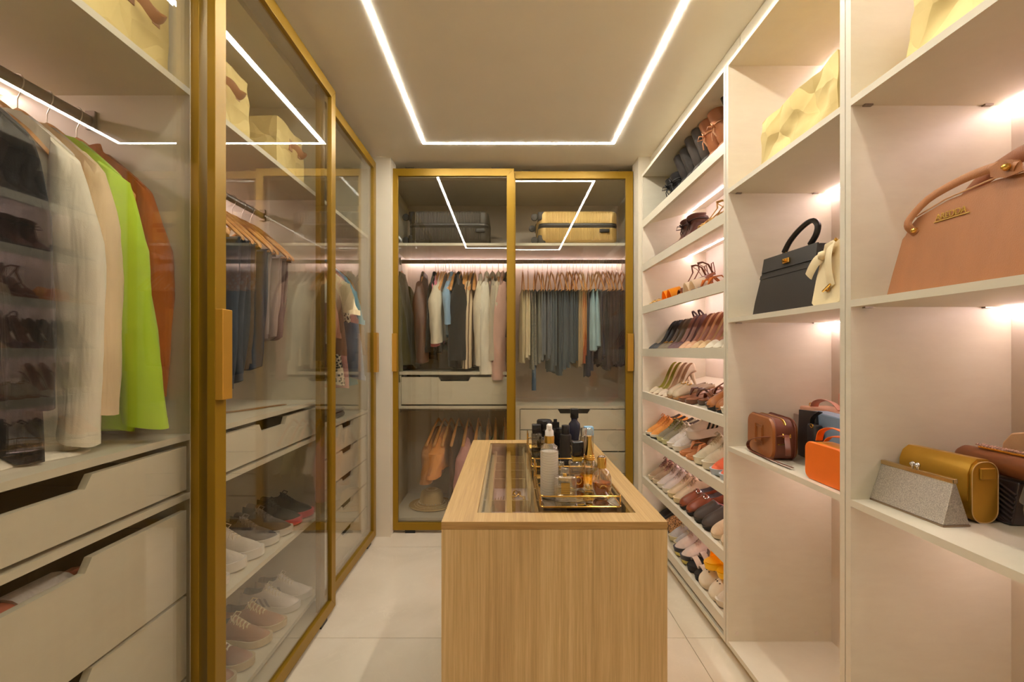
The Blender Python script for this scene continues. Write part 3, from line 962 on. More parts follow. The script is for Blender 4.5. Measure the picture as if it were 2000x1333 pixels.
def sneaker(up, so, la, Ln=.265, k=1.0, plat=.028, lining=None, stripe=None, toe=None, knob=False, heel=None, fluffy=False):
    lining = lining or fabric(90, 76, 66)
    k *= .91
    def fn(label, group, mtx):
        r = thing('sneaker', label, 'shoe', group, mtx=mtx)
        z = plat - .006
        rows = [(0.0, .020, z, .015, z + .058, z + .048), (.03, .031, z, .027, z + .066, z + .03), (.18, .034, z, .030, z + .058, z + .012),
                (.33, .034, z, .029, z + .066, z + .03), (.40, .034, z, .025, z + .072, z + .088), (.50, .036, z, .025, z + .058, z + .072), (.62, .041, z, .028, z + .040, z + .054),
                (.78, .045, z, .031, z + .024, z + .040), (.90, .037, z, .026, z + .016, z + .028), (.97, .020, z, .014, z + .010, z + .014), (1.0, .006, z, .004, z + .004, z + .005)]
        rows = [(a, b * k, c, d * k, e, f) for a, b, c, d, e, f in rows]
        upper(rows, Ln, 22).build('upper', [up, lining], r, smooth=80)
        sole(Ln, 0, plat, 1.06 * k, .97, toe=.12).build('sole', so, r, smooth=45)
        if toe:
            sole(Ln, 0, plat * .45, 1.07 * k, .98, toe=.12).build('outsole', toe, r, smooth=45)
        lm = MB()
        for i in range(5):
            x = (.42 + .05 * i) * Ln
            zz = z + .084 - .0085 * i
            lm.tube([(x, -.022 * k, zz - .012), (x + .005, -.01, zz + .001), (x + .008, .01, zz + .001), (x + .012, .022 * k, zz - .012)], .0026, 5)
            lm.tube([(x + .012, -.022 * k, zz - .013), (x + .007, -.008, zz + .003), (x + .004, .01, zz + .003), (x, .022 * k, zz - .011)], .0026, 5)
        for sg in (-1, 1):
            lm.tube([(.41 * Ln, 0, z + .086), (.43 * Ln, sg * .018, z + .098), (.47 * Ln, sg * .034, z + .086), (.45 * Ln, sg * .02, z + .076), (.41 * Ln, 0, z + .085)], .0026, 5)
        lm.build('laces', la, r, smooth=True)
        if stripe:
            for i in range(3):
                x = (.36 + .085 * i) * Ln
                for sg in (-1, 1):
                    MB().loft([[(x + d, sg * yy, zz) for d in (-.006, .006)] + [(x + d, sg * (yy + .0025), zz) for d in (.006, -.006)]
                               for yy, zz, x in ((.037 * k, z + .006, x), (.037 * k, z + .022, x - .012), (.033 * k, z + .042, x - .024))]).build('stripe', stripe, r)
        if heel:
            MB().loft([[(-.002 + .004 * (q - 1), y, z + .02 + .02 * q) for y in (-.013, -.006, .006, .013)] for q in (0, 1, 2)], closed=False, cap0=False, cap1=False).build('heel_tab', heel, r)
        return r
    return cached(('sneaker', up.name, so.name, la.name, Ln, k, plat, bool(stripe), toe.name if toe else 0), fn)
def pump_z(hh):
    def f(t):
        if t < .12: return hh
        if t > .68: return 0
        q = (t - .12) / .56
        return hh * (1 - q * q * (3 - 2 * q))
    return f
def pump(up, lining, hh=.075, Ln=.235, heel=None, point=True, orn=None, strap=None, block=False, low=.05, toecap=None):
    def fn(label, group, mtx):
        r = thing('high_heel_shoe' if hh > .035 else 'flat_shoe', label, 'shoe', group, mtx=mtx)
        zf = pump_z(hh)
        b = .005
        rows = []
        for x, wb, wr, dr, dm in ((0, .012, .010, low, .030), (.04, .024, .022, low + .005, .010), (.15, .028, .026, low * .9, .006), (.30, .027, .027, low * .62, .005), (.46, .028, .029, .024, .005),
                                  (.60, .034, .034, .021, .005), (.69, .038, .035, .023, .010), (.75, .038, .030, .022, .029), (.84, .034, .024, .017, .025),
                                  (.93, .020 if point else .032, .014 if point else .022, .012, .017), (1.0, .004 if point else .012, .003 if point else .008, .006, .007)):
            z = zf(x) + b
            rows.append((x, wb, z, wr, z + dr - b, z + dm))
        upper(rows, Ln, 24).build('upper', [up, lining], r, smooth=80)
        sole(Ln, 0, .006, .82, 1.0, zf, pts=[(0, .014), (.04, .029), (.15, .034), (.3, .032), (.46, .033), (.6, .04), (.72, .045), (.84, .04), (.93, .024 if point else .038), (1, .004 if point else .014)]).build('sole', leather(150, 116, 84), r, smooth=45)
        if hh > .012:
            top, bot = (.020, .018) if block else (.019, .0055)
            MB().loft([[(.030 + a * rr * (1.0 if q else .95) - (.008 * q if not block else 0), bb * rr, hh * (1 - q) + .003 * (1 - q)) for a, bb in [(math.cos(2 * math.pi * k / 12), math.sin(2 * math.pi * k / 12)) for k in range(12)]]
                       for q, rr in ((0, top), (.25, top * .6 + bot * .4), (.6, top * .2 + bot * .8), (1, bot))]).build('heel', heel or up, r, smooth=60)
        if orn is not None:
            z = zf(.74) + .036
            MB().tube([(.74 * Ln + .010 * math.cos(a), .016 * math.sin(a), z - .004 * abs(math.sin(a))) for a in [2 * math.pi * k / 14 for k in range(14)]], .0028, 6, closed=True).build('ornament', orn, r, smooth=True)
        if strap is not None:
            MB().loft(band((.10 * Ln, -.027, zf(.1) + .05), (.14 * Ln, 0, zf(.1) + .085), (.10 * Ln, .027, zf(.1) + .05), .005)).build('ankle_strap', strap, r, smooth=60)
        return r
    return cached(('pump', up.name, lining.name, hh, Ln, point, block, low, bool(strap)), fn)
def loafer(up, so, lining, orn=None, Ln=.26, slide=False, k=1.0):
    k *= .93
    def fn(label, group, mtx):
        r = thing('loafer' if not slide else 'clog', label, 'shoe', group, mtx=mtx)
        z = .020
        rows = [(0.0, .018, z, .014, z + .050, z + .04), (.03, .029, z, .026, z + .056, z + .02), (.18, .032, z, .029, z + .048, z + .006), (.36, .033, z, .030, z + .042, z + .006),
                (.47, .036, z, .030, z + .044, z + .012), (.52, .038, z, .029, z + .044, z + .062), (.62, .042, z, .031, z + .036, z + .056), (.78, .045, z, .034, z + .026, z + .046),
                (.90, .040, z, .031, z + .020, z + .036), (.97, .026, z, .020, z + .014, z + .022), (1.0, .008, z, .006, z + .006, z + .008)]
        if slide:
            rows = [(a, b, c, d, e if a > .45 else z + .016, f if a > .45 else z + .004) for a, b, c, d, e, f in rows]
        rows = [(a, b * k, c, d * k, e, f) for a, b, c, d, e, f in rows]
        upper(rows, Ln, 22).build('upper', [up, lining], r, smooth=80)
        sole(Ln, 0, .022, 1.05 * k, .98, toe=.1).build('sole', so, r, smooth=45)
        if orn:
            m = MB()
            for sg in (-1, 1):
                m.tube([(.57 * Ln + .012 * math.cos(a), sg * .017 + .010 * math.sin(a), z + .060 - .008 * abs(sg * .017 + .01 * math.sin(a)) / .02) for a in [2 * math.pi * q / 12 for q in range(12)]], .0024, 6, closed=True)
            m.tube([(.57 * Ln, -.01, z + .062), (.57 * Ln, .01, z + .062)], .0028, 6)
            m.build('metal_bit', orn, r, smooth=True)
        return r
    return cached(('loafer', up.name, so.name, Ln, slide, k), fn)
def sandal(so, st, bed, hh=.0, Ln=.25, kind='strappy', pl=.012, heel=None, buckle=None):
    def fn(label, group, mtx):
        r = thing('sandal', label, 'shoe', group, mtx=mtx)
        zf = pump_z(hh) if hh else (lambda t: 0)
        sole(Ln, 0, pl, 1.0, 1.0, zf, toe=.05).build('sole', so, r, smooth=45)
        sole(Ln * .97, pl, pl + .003, .93, 1.0, zf, toe=.05).build('footbed', bed, r, smooth=45)
        if hh > .02:
            MB().lathe([(.007, 0), (.008, hh * .5), (.018, hh + .002)], 12, (.028, 0, 0)).build('heel', heel or so, r, smooth=60)
        z = pl + .002
        def bd(x, hw, h, w=.036, dx=0, name='strap'):
            MB().loft(band((x * Ln - dx, -w, zf(x) + z - .004), (x * Ln + dx, 0, zf(x) + z + h), (x * Ln + dx, w, zf(x) + z - .004), hw, .0018, 11)).build(name, st, r, smooth=70)
        if kind == 'strappy':
            bd(.78, .009, .030, .042); bd(.68, .008, .036, .042, .010); bd(.56, .006, .045, .036, -.012)
            za = zf(.1) + z
            MB().tube([(.02, -.024, za), (.035, -.032, za + .05), (.06, -.026, za + .072), (.075, 0, za + .075), (.06, .026, za + .072), (.035, .032, za + .05), (.02, .024, za)], .006, 6, flat=(.4, 1.3)).build('ankle_strap', st, r, smooth=60)
            MB().tube([(.004, -.02, za), (-.004, -.012, za + .055), (-.004, .012, za + .055), (.004, .02, za)], .0055, 6, flat=(.5, 1.3)).build('heel_strap', st, r, smooth=60)
            MB().tube([(.075, 0, za + .075), (.34 * Ln, 0, zf(.34) + z + .060), (.56 * Ln, 0, zf(.56) + z + .044), (.70 * Ln, 0, zf(.7) + z + .034)], .006, 6, flat=(.5, 1.2)).build('instep_strap', st, r, smooth=60)
        elif kind == 'thong':
            for sg in (-1, 1):
                MB().tube([(.42 * Ln, sg * .034, z), (.50 * Ln, sg * .032, z + .030), (.64 * Ln, sg * .014, z + .034), (.74 * Ln, 0, z + .006)], .006, 6, flat=(.45, 1.2)).build('thong_strap', st, r, smooth=60)
        elif kind == 'slide':
            MB().loft(band((.64 * Ln, -.046, z - .004), (.62 * Ln, 0, z + .052), (.64 * Ln, .046, z - .004), .036, .003, 13)).build('wide_strap', st, r, smooth=70)
        elif kind == 'velcro':
            for x, h in ((.80, .034), (.62, .046), (.44, .056)):
                bd(x, .014, h, .044)
        if buckle:
            MB().tube([(.60 * Ln + .008 * math.cos(a), -.030 + .002 * math.sin(a), zf(.6) + z + .026 + .008 * math.sin(a)) for a in [2 * math.pi * q / 10 for q in range(10)]], .002, 5, closed=True).build('buckle', buckle, r, smooth=True)
        return r
    return cached(('sandal', so.name, st.name, bed.name, hh, Ln, kind, pl), fn)
def boot(up, so, hs=.20, Ln=.25, hh=.03, tie=None, wide=1.0, wrinkle=.015, zip_=None, seed=0):
    def fn(label, group, mtx):
        r = thing('boot', label, 'boot', group, mtx=mtx)
        b = .014
        zf = pump_z(hh)
        rows = [(0.0, .02, b, .018, .07, .075), (.03, .030, b, .030, .085, .095), (.18, .034, b, .034, .10, .11), (.36, .034, b, .033, .095, .105), (.47, .035, b, .029, .072, .088),
                (.60, .040, b, .029, .046, .060), (.76, .044, b, .032, .034, .048), (.90, .036, b, .026, .026, .036), (.97, .02, b, .014, .02, .024), (1, .006, b, .004, .016, .017)]
        rows = [(x, wb, z + zf(x), wr, zr + zf(x), zm + zf(x)) for x, wb, z, wr, zr, zm in rows]
        upper(rows, Ln, 20).build('foot', [up, up], r, smooth=80)
        rnd = random.Random(seed)
        rings = []
        J = 14
        for j in range(J):
            s = j / (J - 1)
            q = 1 + wrinkle * math.sin(s * 17 + seed) * (1 - .5 * s)
            rings.append([(.052 + (.045 + .012 * s) * wide * q * math.cos(t) + .006 * s, (.034 + .012 * s) * wide * q * math.sin(t), hh + .07 + (hs - .07) * s + .006 * math.sin(2 * t) * s)
                          for t in [2 * math.pi * k / 18 for k in range(18)]])
        rings.append([(.058 + (p[0] - .058) * .9, p[1] * .9, p[2] - .003) for p in rings[-1]])
        rings.append([(p[0], p[1], p[2] - .05) for p in rings[-1]])
        MB().loft(rings).build('shaft', up, r, smooth=80)
        sole(Ln, 0, b, 1.02, .98, zf, toe=.08).build('sole', so, r, smooth=45)
        if hh > .01:
            MB().lathe([(.024, 0), (.026, hh * .6), (.030, hh + .004)], 14, (.034, 0, 0), 1.0, .95).build('heel', so, r, smooth=60)
        if tie:
            m = MB()
            z = hh + hs * .72
            m.tube([(.055 + .055 * wide * math.cos(a), .045 * wide * math.sin(a), z + .006 * math.sin(2 * a)) for a in [2 * math.pi * k / 18 for k in range(18)]], .004, 6, closed=True)
            for sg in (-1, 1):
                m.tube([(.108, 0, z), (.13, sg * .018, z + .012), (.135, sg * .034, z - .004), (.115, sg * .016, z - .010), (.108, 0, z)], .0032, 5)
                m.tube([(.108, 0, z), (.125, sg * .010, z - .03), (.122, sg * .022, z - .06)], .003, 5)
            m.build('tie', tie, r, smooth=True)
        return r
    return cached(('boot', up.name, hs, Ln, hh, bool(tie), wide, seed), fn)
def shelf_mtx(zt, y, back=.0, yaw=0, Ln=.25, lift=0.0, pitch=0):
    """on the slanted shelf whose lip top is zt: toe 'back' metres behind the lip"""
    a = SLOPE
    d = Vector((math.cos(a), 0, math.sin(a))); n = Vector((-math.sin(a), 0, math.cos(a)))
    o = Vector((SX0, y, zt - .012)) + d * (.006 + back + Ln) + n * (.0015 + lift)
    rot = Matrix(((-d.x, 0, n.x, 0), (0, -1, 0, 0), (-d.z, 0, n.z, 0), (0, 0, 0, 1)))
    return Matrix.Translation(o) @ rot @ Matrix.Rotation(R(yaw), 4, 'Z') @ Matrix.Rotation(R(pitch), 4, 'Y')
def pair(maker, label, group, zt, y, gap=.088, back=.0, yaw=0, Ln=.25, dback=.0, lift=0):
    maker(label + ', farther of the pair', group, shelf_mtx(zt, y + gap / 2, back, yaw, Ln, lift))
    maker(label + ', nearer of the pair', group, shelf_mtx(zt, y - gap / 2, back + dback, yaw, Ln, lift))
SG = ['boots on the top slanted shelf', 'shoes on the second slanted shelf', 'sandals on the third slanted shelf', 'heels on the fourth slanted shelf',
      'shoes on the fifth slanted shelf', 'sneakers on the sixth slanted shelf', 'shoes on the seventh slanted shelf', 'shoes on the lowest slanted shelf']
Z1, Z2, Z3, Z4, Z5, Z6, Z7, Z8 = LIPS
blackL, blackS = leather(34, 32, 33), leather(40, 38, 38, .25)
sol_b, sol_w, sol_t = plastic(32, 30, 29, .6), plastic(222, 212, 194, .6), plastic(176, 130, 84, .6)
lace_w = fabric(226, 216, 198)
# shelf 1 boots (far to near)
pair(pump(blackL, blackL, .012, .22, point=False, low=.04), 'low black flat on the boot shelf', SG[0], Z1, 3.06, .08, .0, 0, .22)
pair(boot(blackL, sol_b, .15, .23, .03, tie=sol_b, seed=1), 'black laced ankle boot on the top shelf', SG[0], Z1, 2.89, .085, .0, 0, .23)
pair(boot(leather(52, 46, 42), sol_b, .22, .24, .03, seed=2), 'charcoal mid boot on the top shelf', SG[0], Z1, 2.71, .09, .0, 0, .24)
pair(boot(leather(66, 58, 52), sol_b, .24, .24, .035, seed=3, wrinkle=.02), 'grey black creased boot on the top shelf', SG[0], Z1, 2.52, .095, .0, 0, .24)
pair(boot(leather(170, 108, 66), sol_t, .24, .25, .03, tie=leather(186, 128, 84), seed=4, wide=1.12), 'tan boot with tied bow on the top shelf', SG[0], Z1, 2.33, .105, .0, 0, .25)
pair(boot(blackS, sol_b, .275, .25, .04, seed=5, wrinkle=.028), 'shiny black boot with creased shaft on the top shelf', SG[0], Z1, 2.10, .10, .0, 0, .25)
MB_ = None
# shelf 2
pair(pump(blackL, blackL, .010, .23, low=.035), 'pointed black flat on the second shelf', SG[1], Z2, 3.03, .085, 0, 0, .23)
pair(boot(leather(104, 62, 52), sol_b, .115, .24, .045, tie=leather(70, 44, 38), seed=6, wrinkle=.04), 'maroon laced bootie on the second shelf', SG[1], Z2, 2.72, .10, .02, 0, .24)
pair(pump(leather(60, 48, 46), leather(60, 48, 46), .010, .23, low=.035), 'dark pointed flat beside the maroon booties', SG[1], Z2, 2.52, .085, 0, 0, .23)
goldL = M(C(206, 164, 92), .35, .5, .12, 30, .2, 300, name='gold_leather')
pair(sandal(goldL, goldL, leather(190, 150, 104), .045, .24, 'strappy'), 'gold strappy sandal on the second shelf', SG[1], Z2, 2.29, .095, 0, 0, .24)
pair(sandal(leather(168, 124, 84), goldL, leather(176, 134, 94), .05, .24, 'strappy'), 'bronze strappy heeled sandal on the second shelf', SG[1], Z2, 2.07, .095, .01, 0, .24)
# shelf 3
leo = spots('leopard', C(206, 160, 84), C(52, 36, 26), 150, .45, .6)
pair(pump(leo, leather(70, 50, 36), .008, .22, low=.025), 'leopard print gold flat on the third shelf', SG[2], Z3, 3.03, .08, 0, 0, .22)
pair(sandal(leather(236, 150, 20), leather(238, 152, 24), leather(232, 140, 20), 0, .24, 'slide'), 'orange yellow slide on the third shelf', SG[2], Z3, 2.85, .088, 0, 0, .24)
pair(sandal(leather(140, 84, 60), leather(136, 82, 60), leather(150, 96, 70), .07, .23, 'strappy'), 'brown strappy high heeled sandal on the third shelf', SG[2], Z3, 2.67, .09, .04, 0, .23)
pair(sandal(leather(220, 200, 170), leather(224, 206, 178), leather(216, 198, 172), 0, .23, 'slide'), 'ivory slide on the third shelf', SG[2], Z3, 2.49, .085, 0, 0, .23)
pair(sandal(leather(224, 130, 50), leather(216, 120, 40), leather(130, 124, 126), 0, .24, 'thong'), 'orange thong sandal with grey insole', SG[2], Z3, 2.32, .085, 0, 0, .24)
pair(sandal(leather(196, 150, 96), leather(206, 160, 104), leather(206, 162, 110), .10, .23, 'strappy'), 'tan strappy stiletto sandal on the third shelf', SG[2], Z3, 2.09, .09, .05, 0, .23)
# shelf 4 heels
nude = leather(214, 168, 132, .25)
pair(pump(blackL, blackL, .085, .235), 'black pointed stiletto pump', SG[3], Z4, 3.02, .085, 0, 0, .235)
pair(pump(leather(110, 92, 66), leather(88, 70, 54), .085, .235, orn=MAT['brass']), 'olive brown pump with gold bow', SG[3], Z4, 2.84, .085, 0, 0, .235)
pair(pump(leather(96, 60, 62), leather(150, 104, 92), .095, .235, strap=leather(84, 54, 56)), 'burgundy slingback pump with ankle strap', SG[3], Z4, 2.66, .085, 0, 0, .235)
pair(pump(nude, leather(146, 84, 60), .09, .24), 'glossy nude pump with brown lining', SG[3], Z4, 2.48, .085, 0, 0, .24)
pair(pump(leather(206, 172, 126), leather(156, 92, 62), .09, .24), 'sand coloured pump with tan lining', SG[3], Z4, 2.31, .085, 0, 0, .24)
pair(pump(leather(212, 204, 184), leather(160, 98, 70), .09, .24), 'pale grey pump with rust lining', SG[3], Z4, 2.145, .085, 0, 0, .24)
pump(leather(226, 214, 190), leather(190, 160, 130), .06, .235, point=False)('single round toed cream pump at the end of the heel shelf', SG[3], shelf_mtx(Z4, 2.015, 0, 0, .235))
# shelf 5
cream = leather(226, 210, 180)
pair(pump(cream, leather(150, 140, 40), .10, .235), 'cream stiletto pump with olive lining', SG[4], Z5, 3.01, .085, 0, 0, .235)
pair(pump(leather(222, 204, 178), leather(190, 150, 120), .10, .235), 'cream stiletto pump with beige lining', SG[4], Z5, 2.83, .085, 0, 0, .235)
pair(loafer(leather(196, 178, 150), sol_t, leather(170, 150, 126), MAT['brass'], .24, True), 'taupe mule with gold ring', SG[4], Z5, 2.645, .088, 0, 0, .24)
pair(sandal(leather(110, 72, 50), leather(92, 58, 44), leather(150, 92, 58), 0, .25, 'thong', .02), 'brown leather thong sandal on the fifth shelf', SG[4], Z5, 2.465, .09, 0, 0, .25)
pair(sandal(leather(84, 64, 50), leather(120, 74, 48), leather(140, 84, 52), 0, .25, 'strappy', .018), 'dark brown strappy flat sandal on the fifth shelf', SG[4], Z5, 2.285, .09, .03, 0, .25)
pair(loafer(leather(166, 102, 50), sol_b, leather(120, 76, 44), MAT['brass'], .255), 'tan loafer with small gold bit', SG[4], Z5, 2.105, .092, .0, 0, .255)
sneaker(leather(226, 216, 194), sol_w, lace_w, .25)('single cream sneaker at the near end of the fifth shelf', SG[4], shelf_mtx(Z5, 2.005, 0, 0, .25))
# shelf 6 sneakers
pair(sneaker(fabric(232, 160, 84), sol_w, fabric(226, 150, 80), .26, toe=sol_b), 'orange knit running shoe', SG[5], Z6, 3.02, .092, -.012, 0, .26)
pair(sneaker(fabric(150, 142, 120), plastic(196, 190, 140, .6), fabric(140, 136, 80), .26), 'khaki sneaker with bulky olive laces', SG[5], Z6, 2.83, .092, 0, 0, .26)
pair(sneaker(fabric(222, 216, 210), sol_w, lace_w, .26), 'plain white canvas sneaker on the sixth shelf', SG[5], Z6, 2.645, .09, 0, 0, .26)
pair(loafer(leather(170, 150, 130), sol_b, leather(120, 90, 74), None, .24), 'taupe closed flat behind the platform sneaker', SG[5], Z6, 2.50, .08, .14, 0, .24)
pair(sandal(leather(200, 132, 82), leather(196, 128, 80), leather(190, 124, 78), 0, .25, 'thong', .016), 'tan flip-flop under the platform sneaker', SG[5], Z6, 2.455, .09, 0, 0, .25)
bigw = sneaker(leather(226, 214, 206), plastic(226, 216, 204, .55), lace_w, .275, 1.06, .045, stripe=sol_b)
bigw('large white platform sneaker with three black stripes resting on flip-flops', SG[5], shelf_mtx(Z6, 2.40, .03, -38, .275, .075, 3))
pair(sneaker(fabric(204, 194, 168), plastic(214, 206, 180, .6), fabric(196, 180, 150), .275, 1.04, .036), 'chunky beige knit sneaker', SG[5], Z6, 2.25, .10, 0, 0, .275)
pair(sneaker(fabric(244, 120, 84), plastic(170, 180, 188, .6), fabric(240, 130, 96), .265), 'coral slip-on sneaker with grey sole', SG[5], Z6, 2.055, .095, -.006, 0, .265)
# shelf 7
pair(sneaker(fabric(176, 150, 124), plastic(214, 196, 164, .6), fabric(166, 116, 110), .255), 'taupe sneaker with mauve laces', SG[6], Z7, 3.00, .09, 0, 0, .255)
pair(sneaker(leather(216, 204, 200), sol_w, fabric(210, 186, 184), .255), 'white leather sneaker between taupe and beige pairs', SG[6], Z7, 2.82, .09, 0, 0, .255)
pair(sneaker(leather(216, 194, 162), plastic(214, 194, 150, .6), fabric(226, 196, 176), .26), 'beige leather sneaker on the seventh shelf', SG[6], Z7, 2.635, .092, 0, 0, .26)
pair(loafer(leather(140, 72, 46, .3), sol_b, leather(60, 40, 34), MAT['silver'], .26), 'chestnut loafer with silver horsebit', SG[6], Z7, 2.45, .094, 0, 0, .26)
pair(loafer(leather(74, 64, 58, .5), sol_b, leather(176, 96, 92), None, .26, True, 1.05), 'dark grey leather clog', SG[6], Z7, 2.255, .098, 0, 0, .26)
pair(loafer(fabric(226, 200, 168), plastic(226, 208, 176, .6), fabric(226, 150, 140), None, .26, True, 1.05), 'cream slipper with pink lining', SG[6], Z7, 2.055, .098, 0, 0, .26)
# shelf 8
pair(boot(blackL, sol_b, .11, .24, .02, seed=8), 'black ankle boot on the lowest shelf', SG[7], Z8, 3.03, .09, .06, 0, .24)
pair(loafer(spots('leopard_suede', C(190, 144, 92), C(60, 44, 34), 120, .42), sol_b, fabric(90, 70, 52), None, .25), 'leopard print slip-on on the lowest shelf', SG[7], Z8, 2.86, .09, .05, 0, .25)
pair(sneaker(fabric(186, 184, 184), plastic(200, 190, 150, .6), lace_w, .26), 'silver grey sneaker on the lowest shelf', SG[7], Z8, 2.70, .09, .03, 0, .26)
pair(sneaker(fabric(222, 206, 198), plastic(52, 50, 56, .5), fabric(214, 186, 184), .27, 1.04, .044, toe=plastic(214, 200, 110, .6)), 'pale pink sneaker with chunky black sole', SG[7], Z8, 2.52, .10, .0, 0, .27)
pair(sandal(sol_b, fabric(206, 188, 172), plastic(48, 46, 48, .6), 0, .255, 'velcro', .028), 'black sandal with beige velcro straps', SG[7], Z8, 2.34, .096, 0, 0, .255)
ylw = plastic(252, 196, 10, .45)
sl8 = sandal(ylw, ylw, plastic(248, 190, 10, .5), 0, .26, 'slide', .026)
sl8('yellow rubber slide lying on top of white clogs, farther of the pair', SG[7], shelf_mtx(Z8, 2.235, .03, 10, .26, .098))
sl8('yellow rubber slide lying on top of white clogs, nearer of the pair', SG[7], shelf_mtx(Z8, 2.12, .05, 6, .26, .098))
def clog(up):
    def fn(label, group, mtx):
        r = thing('rubber_clog', label, 'shoe', group, mtx=mtx)
        z = .022
        rows = [(0, .022, z, .018, z + .028, z + .022), (.04, .036, z, .033, z + .03, z + .012), (.2, .038, z, .036, z + .03, z + .008), (.40, .040, z, .037, z + .036, z + .010), (.46, .042, z, .036, z + .042, z + .02),
                (.52, .044, z, .033, z + .042, z + .066), (.66, .050, z, .036, z + .036, z + .066), (.80, .050, z, .037, z + .030, z + .056), (.92, .042, z, .032, z + .022, z + .040), (.98, .026, z, .02, z + .014, z + .022), (1, .010, z, .008, z + .006, z + .008)]
        upper(rows, .25, 22).build('upper', [up, up], r, smooth=80)
        sole(.25, 0, .024, 1.14, .97, toe=.1).build('sole', up, r, smooth=45)
        for i, (x, y) in enumerate([(.60, 0), (.60, .017), (.60, -.017), (.70, .009), (.70, -.009), (.80, 0), (.79, .018), (.79, -.018), (.70, .026), (.70, -.026)]):
            zz = z + .0665 - 14 * y * y - max(0, x - .66) * .075
            MB().lathe([(.0042, 0), (.0042, .0015)], 8, (x * .25, y, zz)).build('vent_hole_shade', MAT['dark'], r)  # dark disc on the surface paints the shade inside each hole
        MB().tube([(.42 * .25, -.042, z + .038), (.06, -.044, z + .05), (.0, -.028, z + .058), (-.006, 0, z + .060), (.0, .028, z + .058), (.06, .044, z + .05), (.42 * .25, .042, z + .038)], .006, 6, flat=(1.2, .4)).build('heel_strap', up, r, smooth=60)
        return r
    return cached(('clog', up.name), fn)
pair(clog(plastic(226, 214, 192, .55)), 'white rubber clog with vent holes', SG[7], Z8, 2.17, .112, -.004, 0, .25)
pair(sneaker(fabric(222, 210, 192), sol_w, lace_w, .26, lining=leather(150, 88, 54)), 'cream slip-on at the near end of the lowest shelf', SG[7], Z8, 2.015, .086, 0, 0, .26)
# sneakers in the middle side bay: toes towards the room
def floor_mtx(x, y, z, yaw=0):
    return Matrix.Translation((x, y, z)) @ Matrix.Rotation(R(yaw), 4, 'Z')
SB = 'sneakers in the middle side bay'
def lpair(mk, label, z, y, Ln, xt=-.965, gap=.105, yaw=0):
    mk(label + ', farther of the pair', SB, floor_mtx(xt - Ln, y + gap / 2, z, yaw))
    mk(label + ', nearer of the pair', SB, floor_mtx(xt - Ln - .01, y - gap / 2, z, yaw))
zs, zb = .4555, .0665
lpair(sneaker(fabric(56, 50, 48), plastic(222, 84, 100, .5), fabric(40, 36, 36), .27, 1.0, .03), 'black running shoe with pink sole', zs, 2.225, .27, -.962)
lpair(sneaker(fabric(104, 96, 92), plastic(226, 220, 212, .5), fabric(120, 110, 104), .27), 'dark grey sneaker with white sole tip', zs, 2.005, .27, -.962)
lpair(sneaker(fabric(206, 196, 184), plastic(232, 226, 220, .5), fabric(216, 204, 182), .28, 1.04, .034), 'white grey running shoe with cream laces', zs, 1.775, .28, -.97)
lpair(sneaker(fabric(196, 186, 180), plastic(222, 214, 206, .5), lace_w, .27), 'pale grey sneaker nearest on the middle bay shelf', zs, 1.545, .27, -.97)
lpair(sneaker(leather(226, 218, 214), plastic(226, 220, 214, .5), lace_w, .27, stripe=fabric(150, 140, 140)), 'white sneaker with three grey stripes', zb, 2.205, .27, -.96)
lpair(sneaker(leather(166, 112, 72), plastic(216, 192, 146, .55), fabric(222, 202, 160), .275), 'tan suede sneaker with cream laces', zb, 1.955, .275, -.965)
lpair(sneaker(leather(140, 88, 60), plastic(206, 186, 150, .55), lace_w, .275, stripe=fabric(216, 208, 196)), 'brown suede sneaker with white stripes', zb, 1.71, .275, -.97)
lpair(sneaker(leather(150, 92, 64), plastic(200, 176, 138, .55), fabric(214, 196, 160), .27), 'russet sneaker nearest on the base of the middle bay', zb, 1.50, .27, -.97)

# ------------------------------------------------------------------ island with glass top
IX0, IX1, IY0, IY1, IZ = -.158, .379, 1.094, 2.10, .866
isl = thing('island_cabinet', 'oak island cabinet with glass display top and jewellery tray', 'cabinet', loc=(.11, 1.6, 0), world_parts=True)
st_ = .0175
GX0, GX1, GY0, GY1 = -.077, .321, 1.156, 2.03
OV, OY, OX = MAT['oak_v'], MAT['oak_y'], MAT['oak_x']
MB().box(IX0, IX1, IY0, IY0 + .02, 0, IZ - st_ - .0008).build('front_panel', OV, isl, bevel=.0008)
MB().box(IX0, IX1, IY1 - .02, IY1, 0, IZ - st_ - .0008).build('end_panel', OV, isl)
MB().box(IX0, IX0 + .02, IY0 + .02, IY1 - .02, 0, IZ - st_ - .0008).build('side_panel', OV, isl)
MB().box(IX1 - .02, IX1, IY0 + .02, IY1 - .02, 0, IZ - st_ - .0008).build('side_panel', OV, isl)
zt0 = IZ - st_
MB().box(IX0, IX1, IY0 + .0015, GY0, zt0, IZ).build('top_border', OY, isl)
MB().box(IX0, IX1, GY1, IY1, zt0, IZ).build('top_border', OY, isl)
MB().box(IX0, GX0, GY0, GY1, zt0, IZ).build('top_border', OY, isl)
MB().box(GX1, IX1, GY0, GY1, zt0, IZ).build('top_border', OY, isl)
MB().box(IX0, IX1, IY0 - .0003, IY0 + .0015, zt0, IZ).build('edge_band', OX, isl)
pane = MB().box(GX0 + .0015, GX1 - .0015, GY0 + .0015, GY1 - .0015, IZ - .0075, IZ - .0015).build('glass_top', MAT['clear'], isl)
# ledge that carries the glass
m = MB()
m.box(GX0, GX0 + .008, GY0, GY1, zt0 - .004, IZ - .008).box(GX1 - .008, GX1, GY0, GY1, zt0 - .004, IZ - .008)
m.build('glass_ledge', OY, isl)
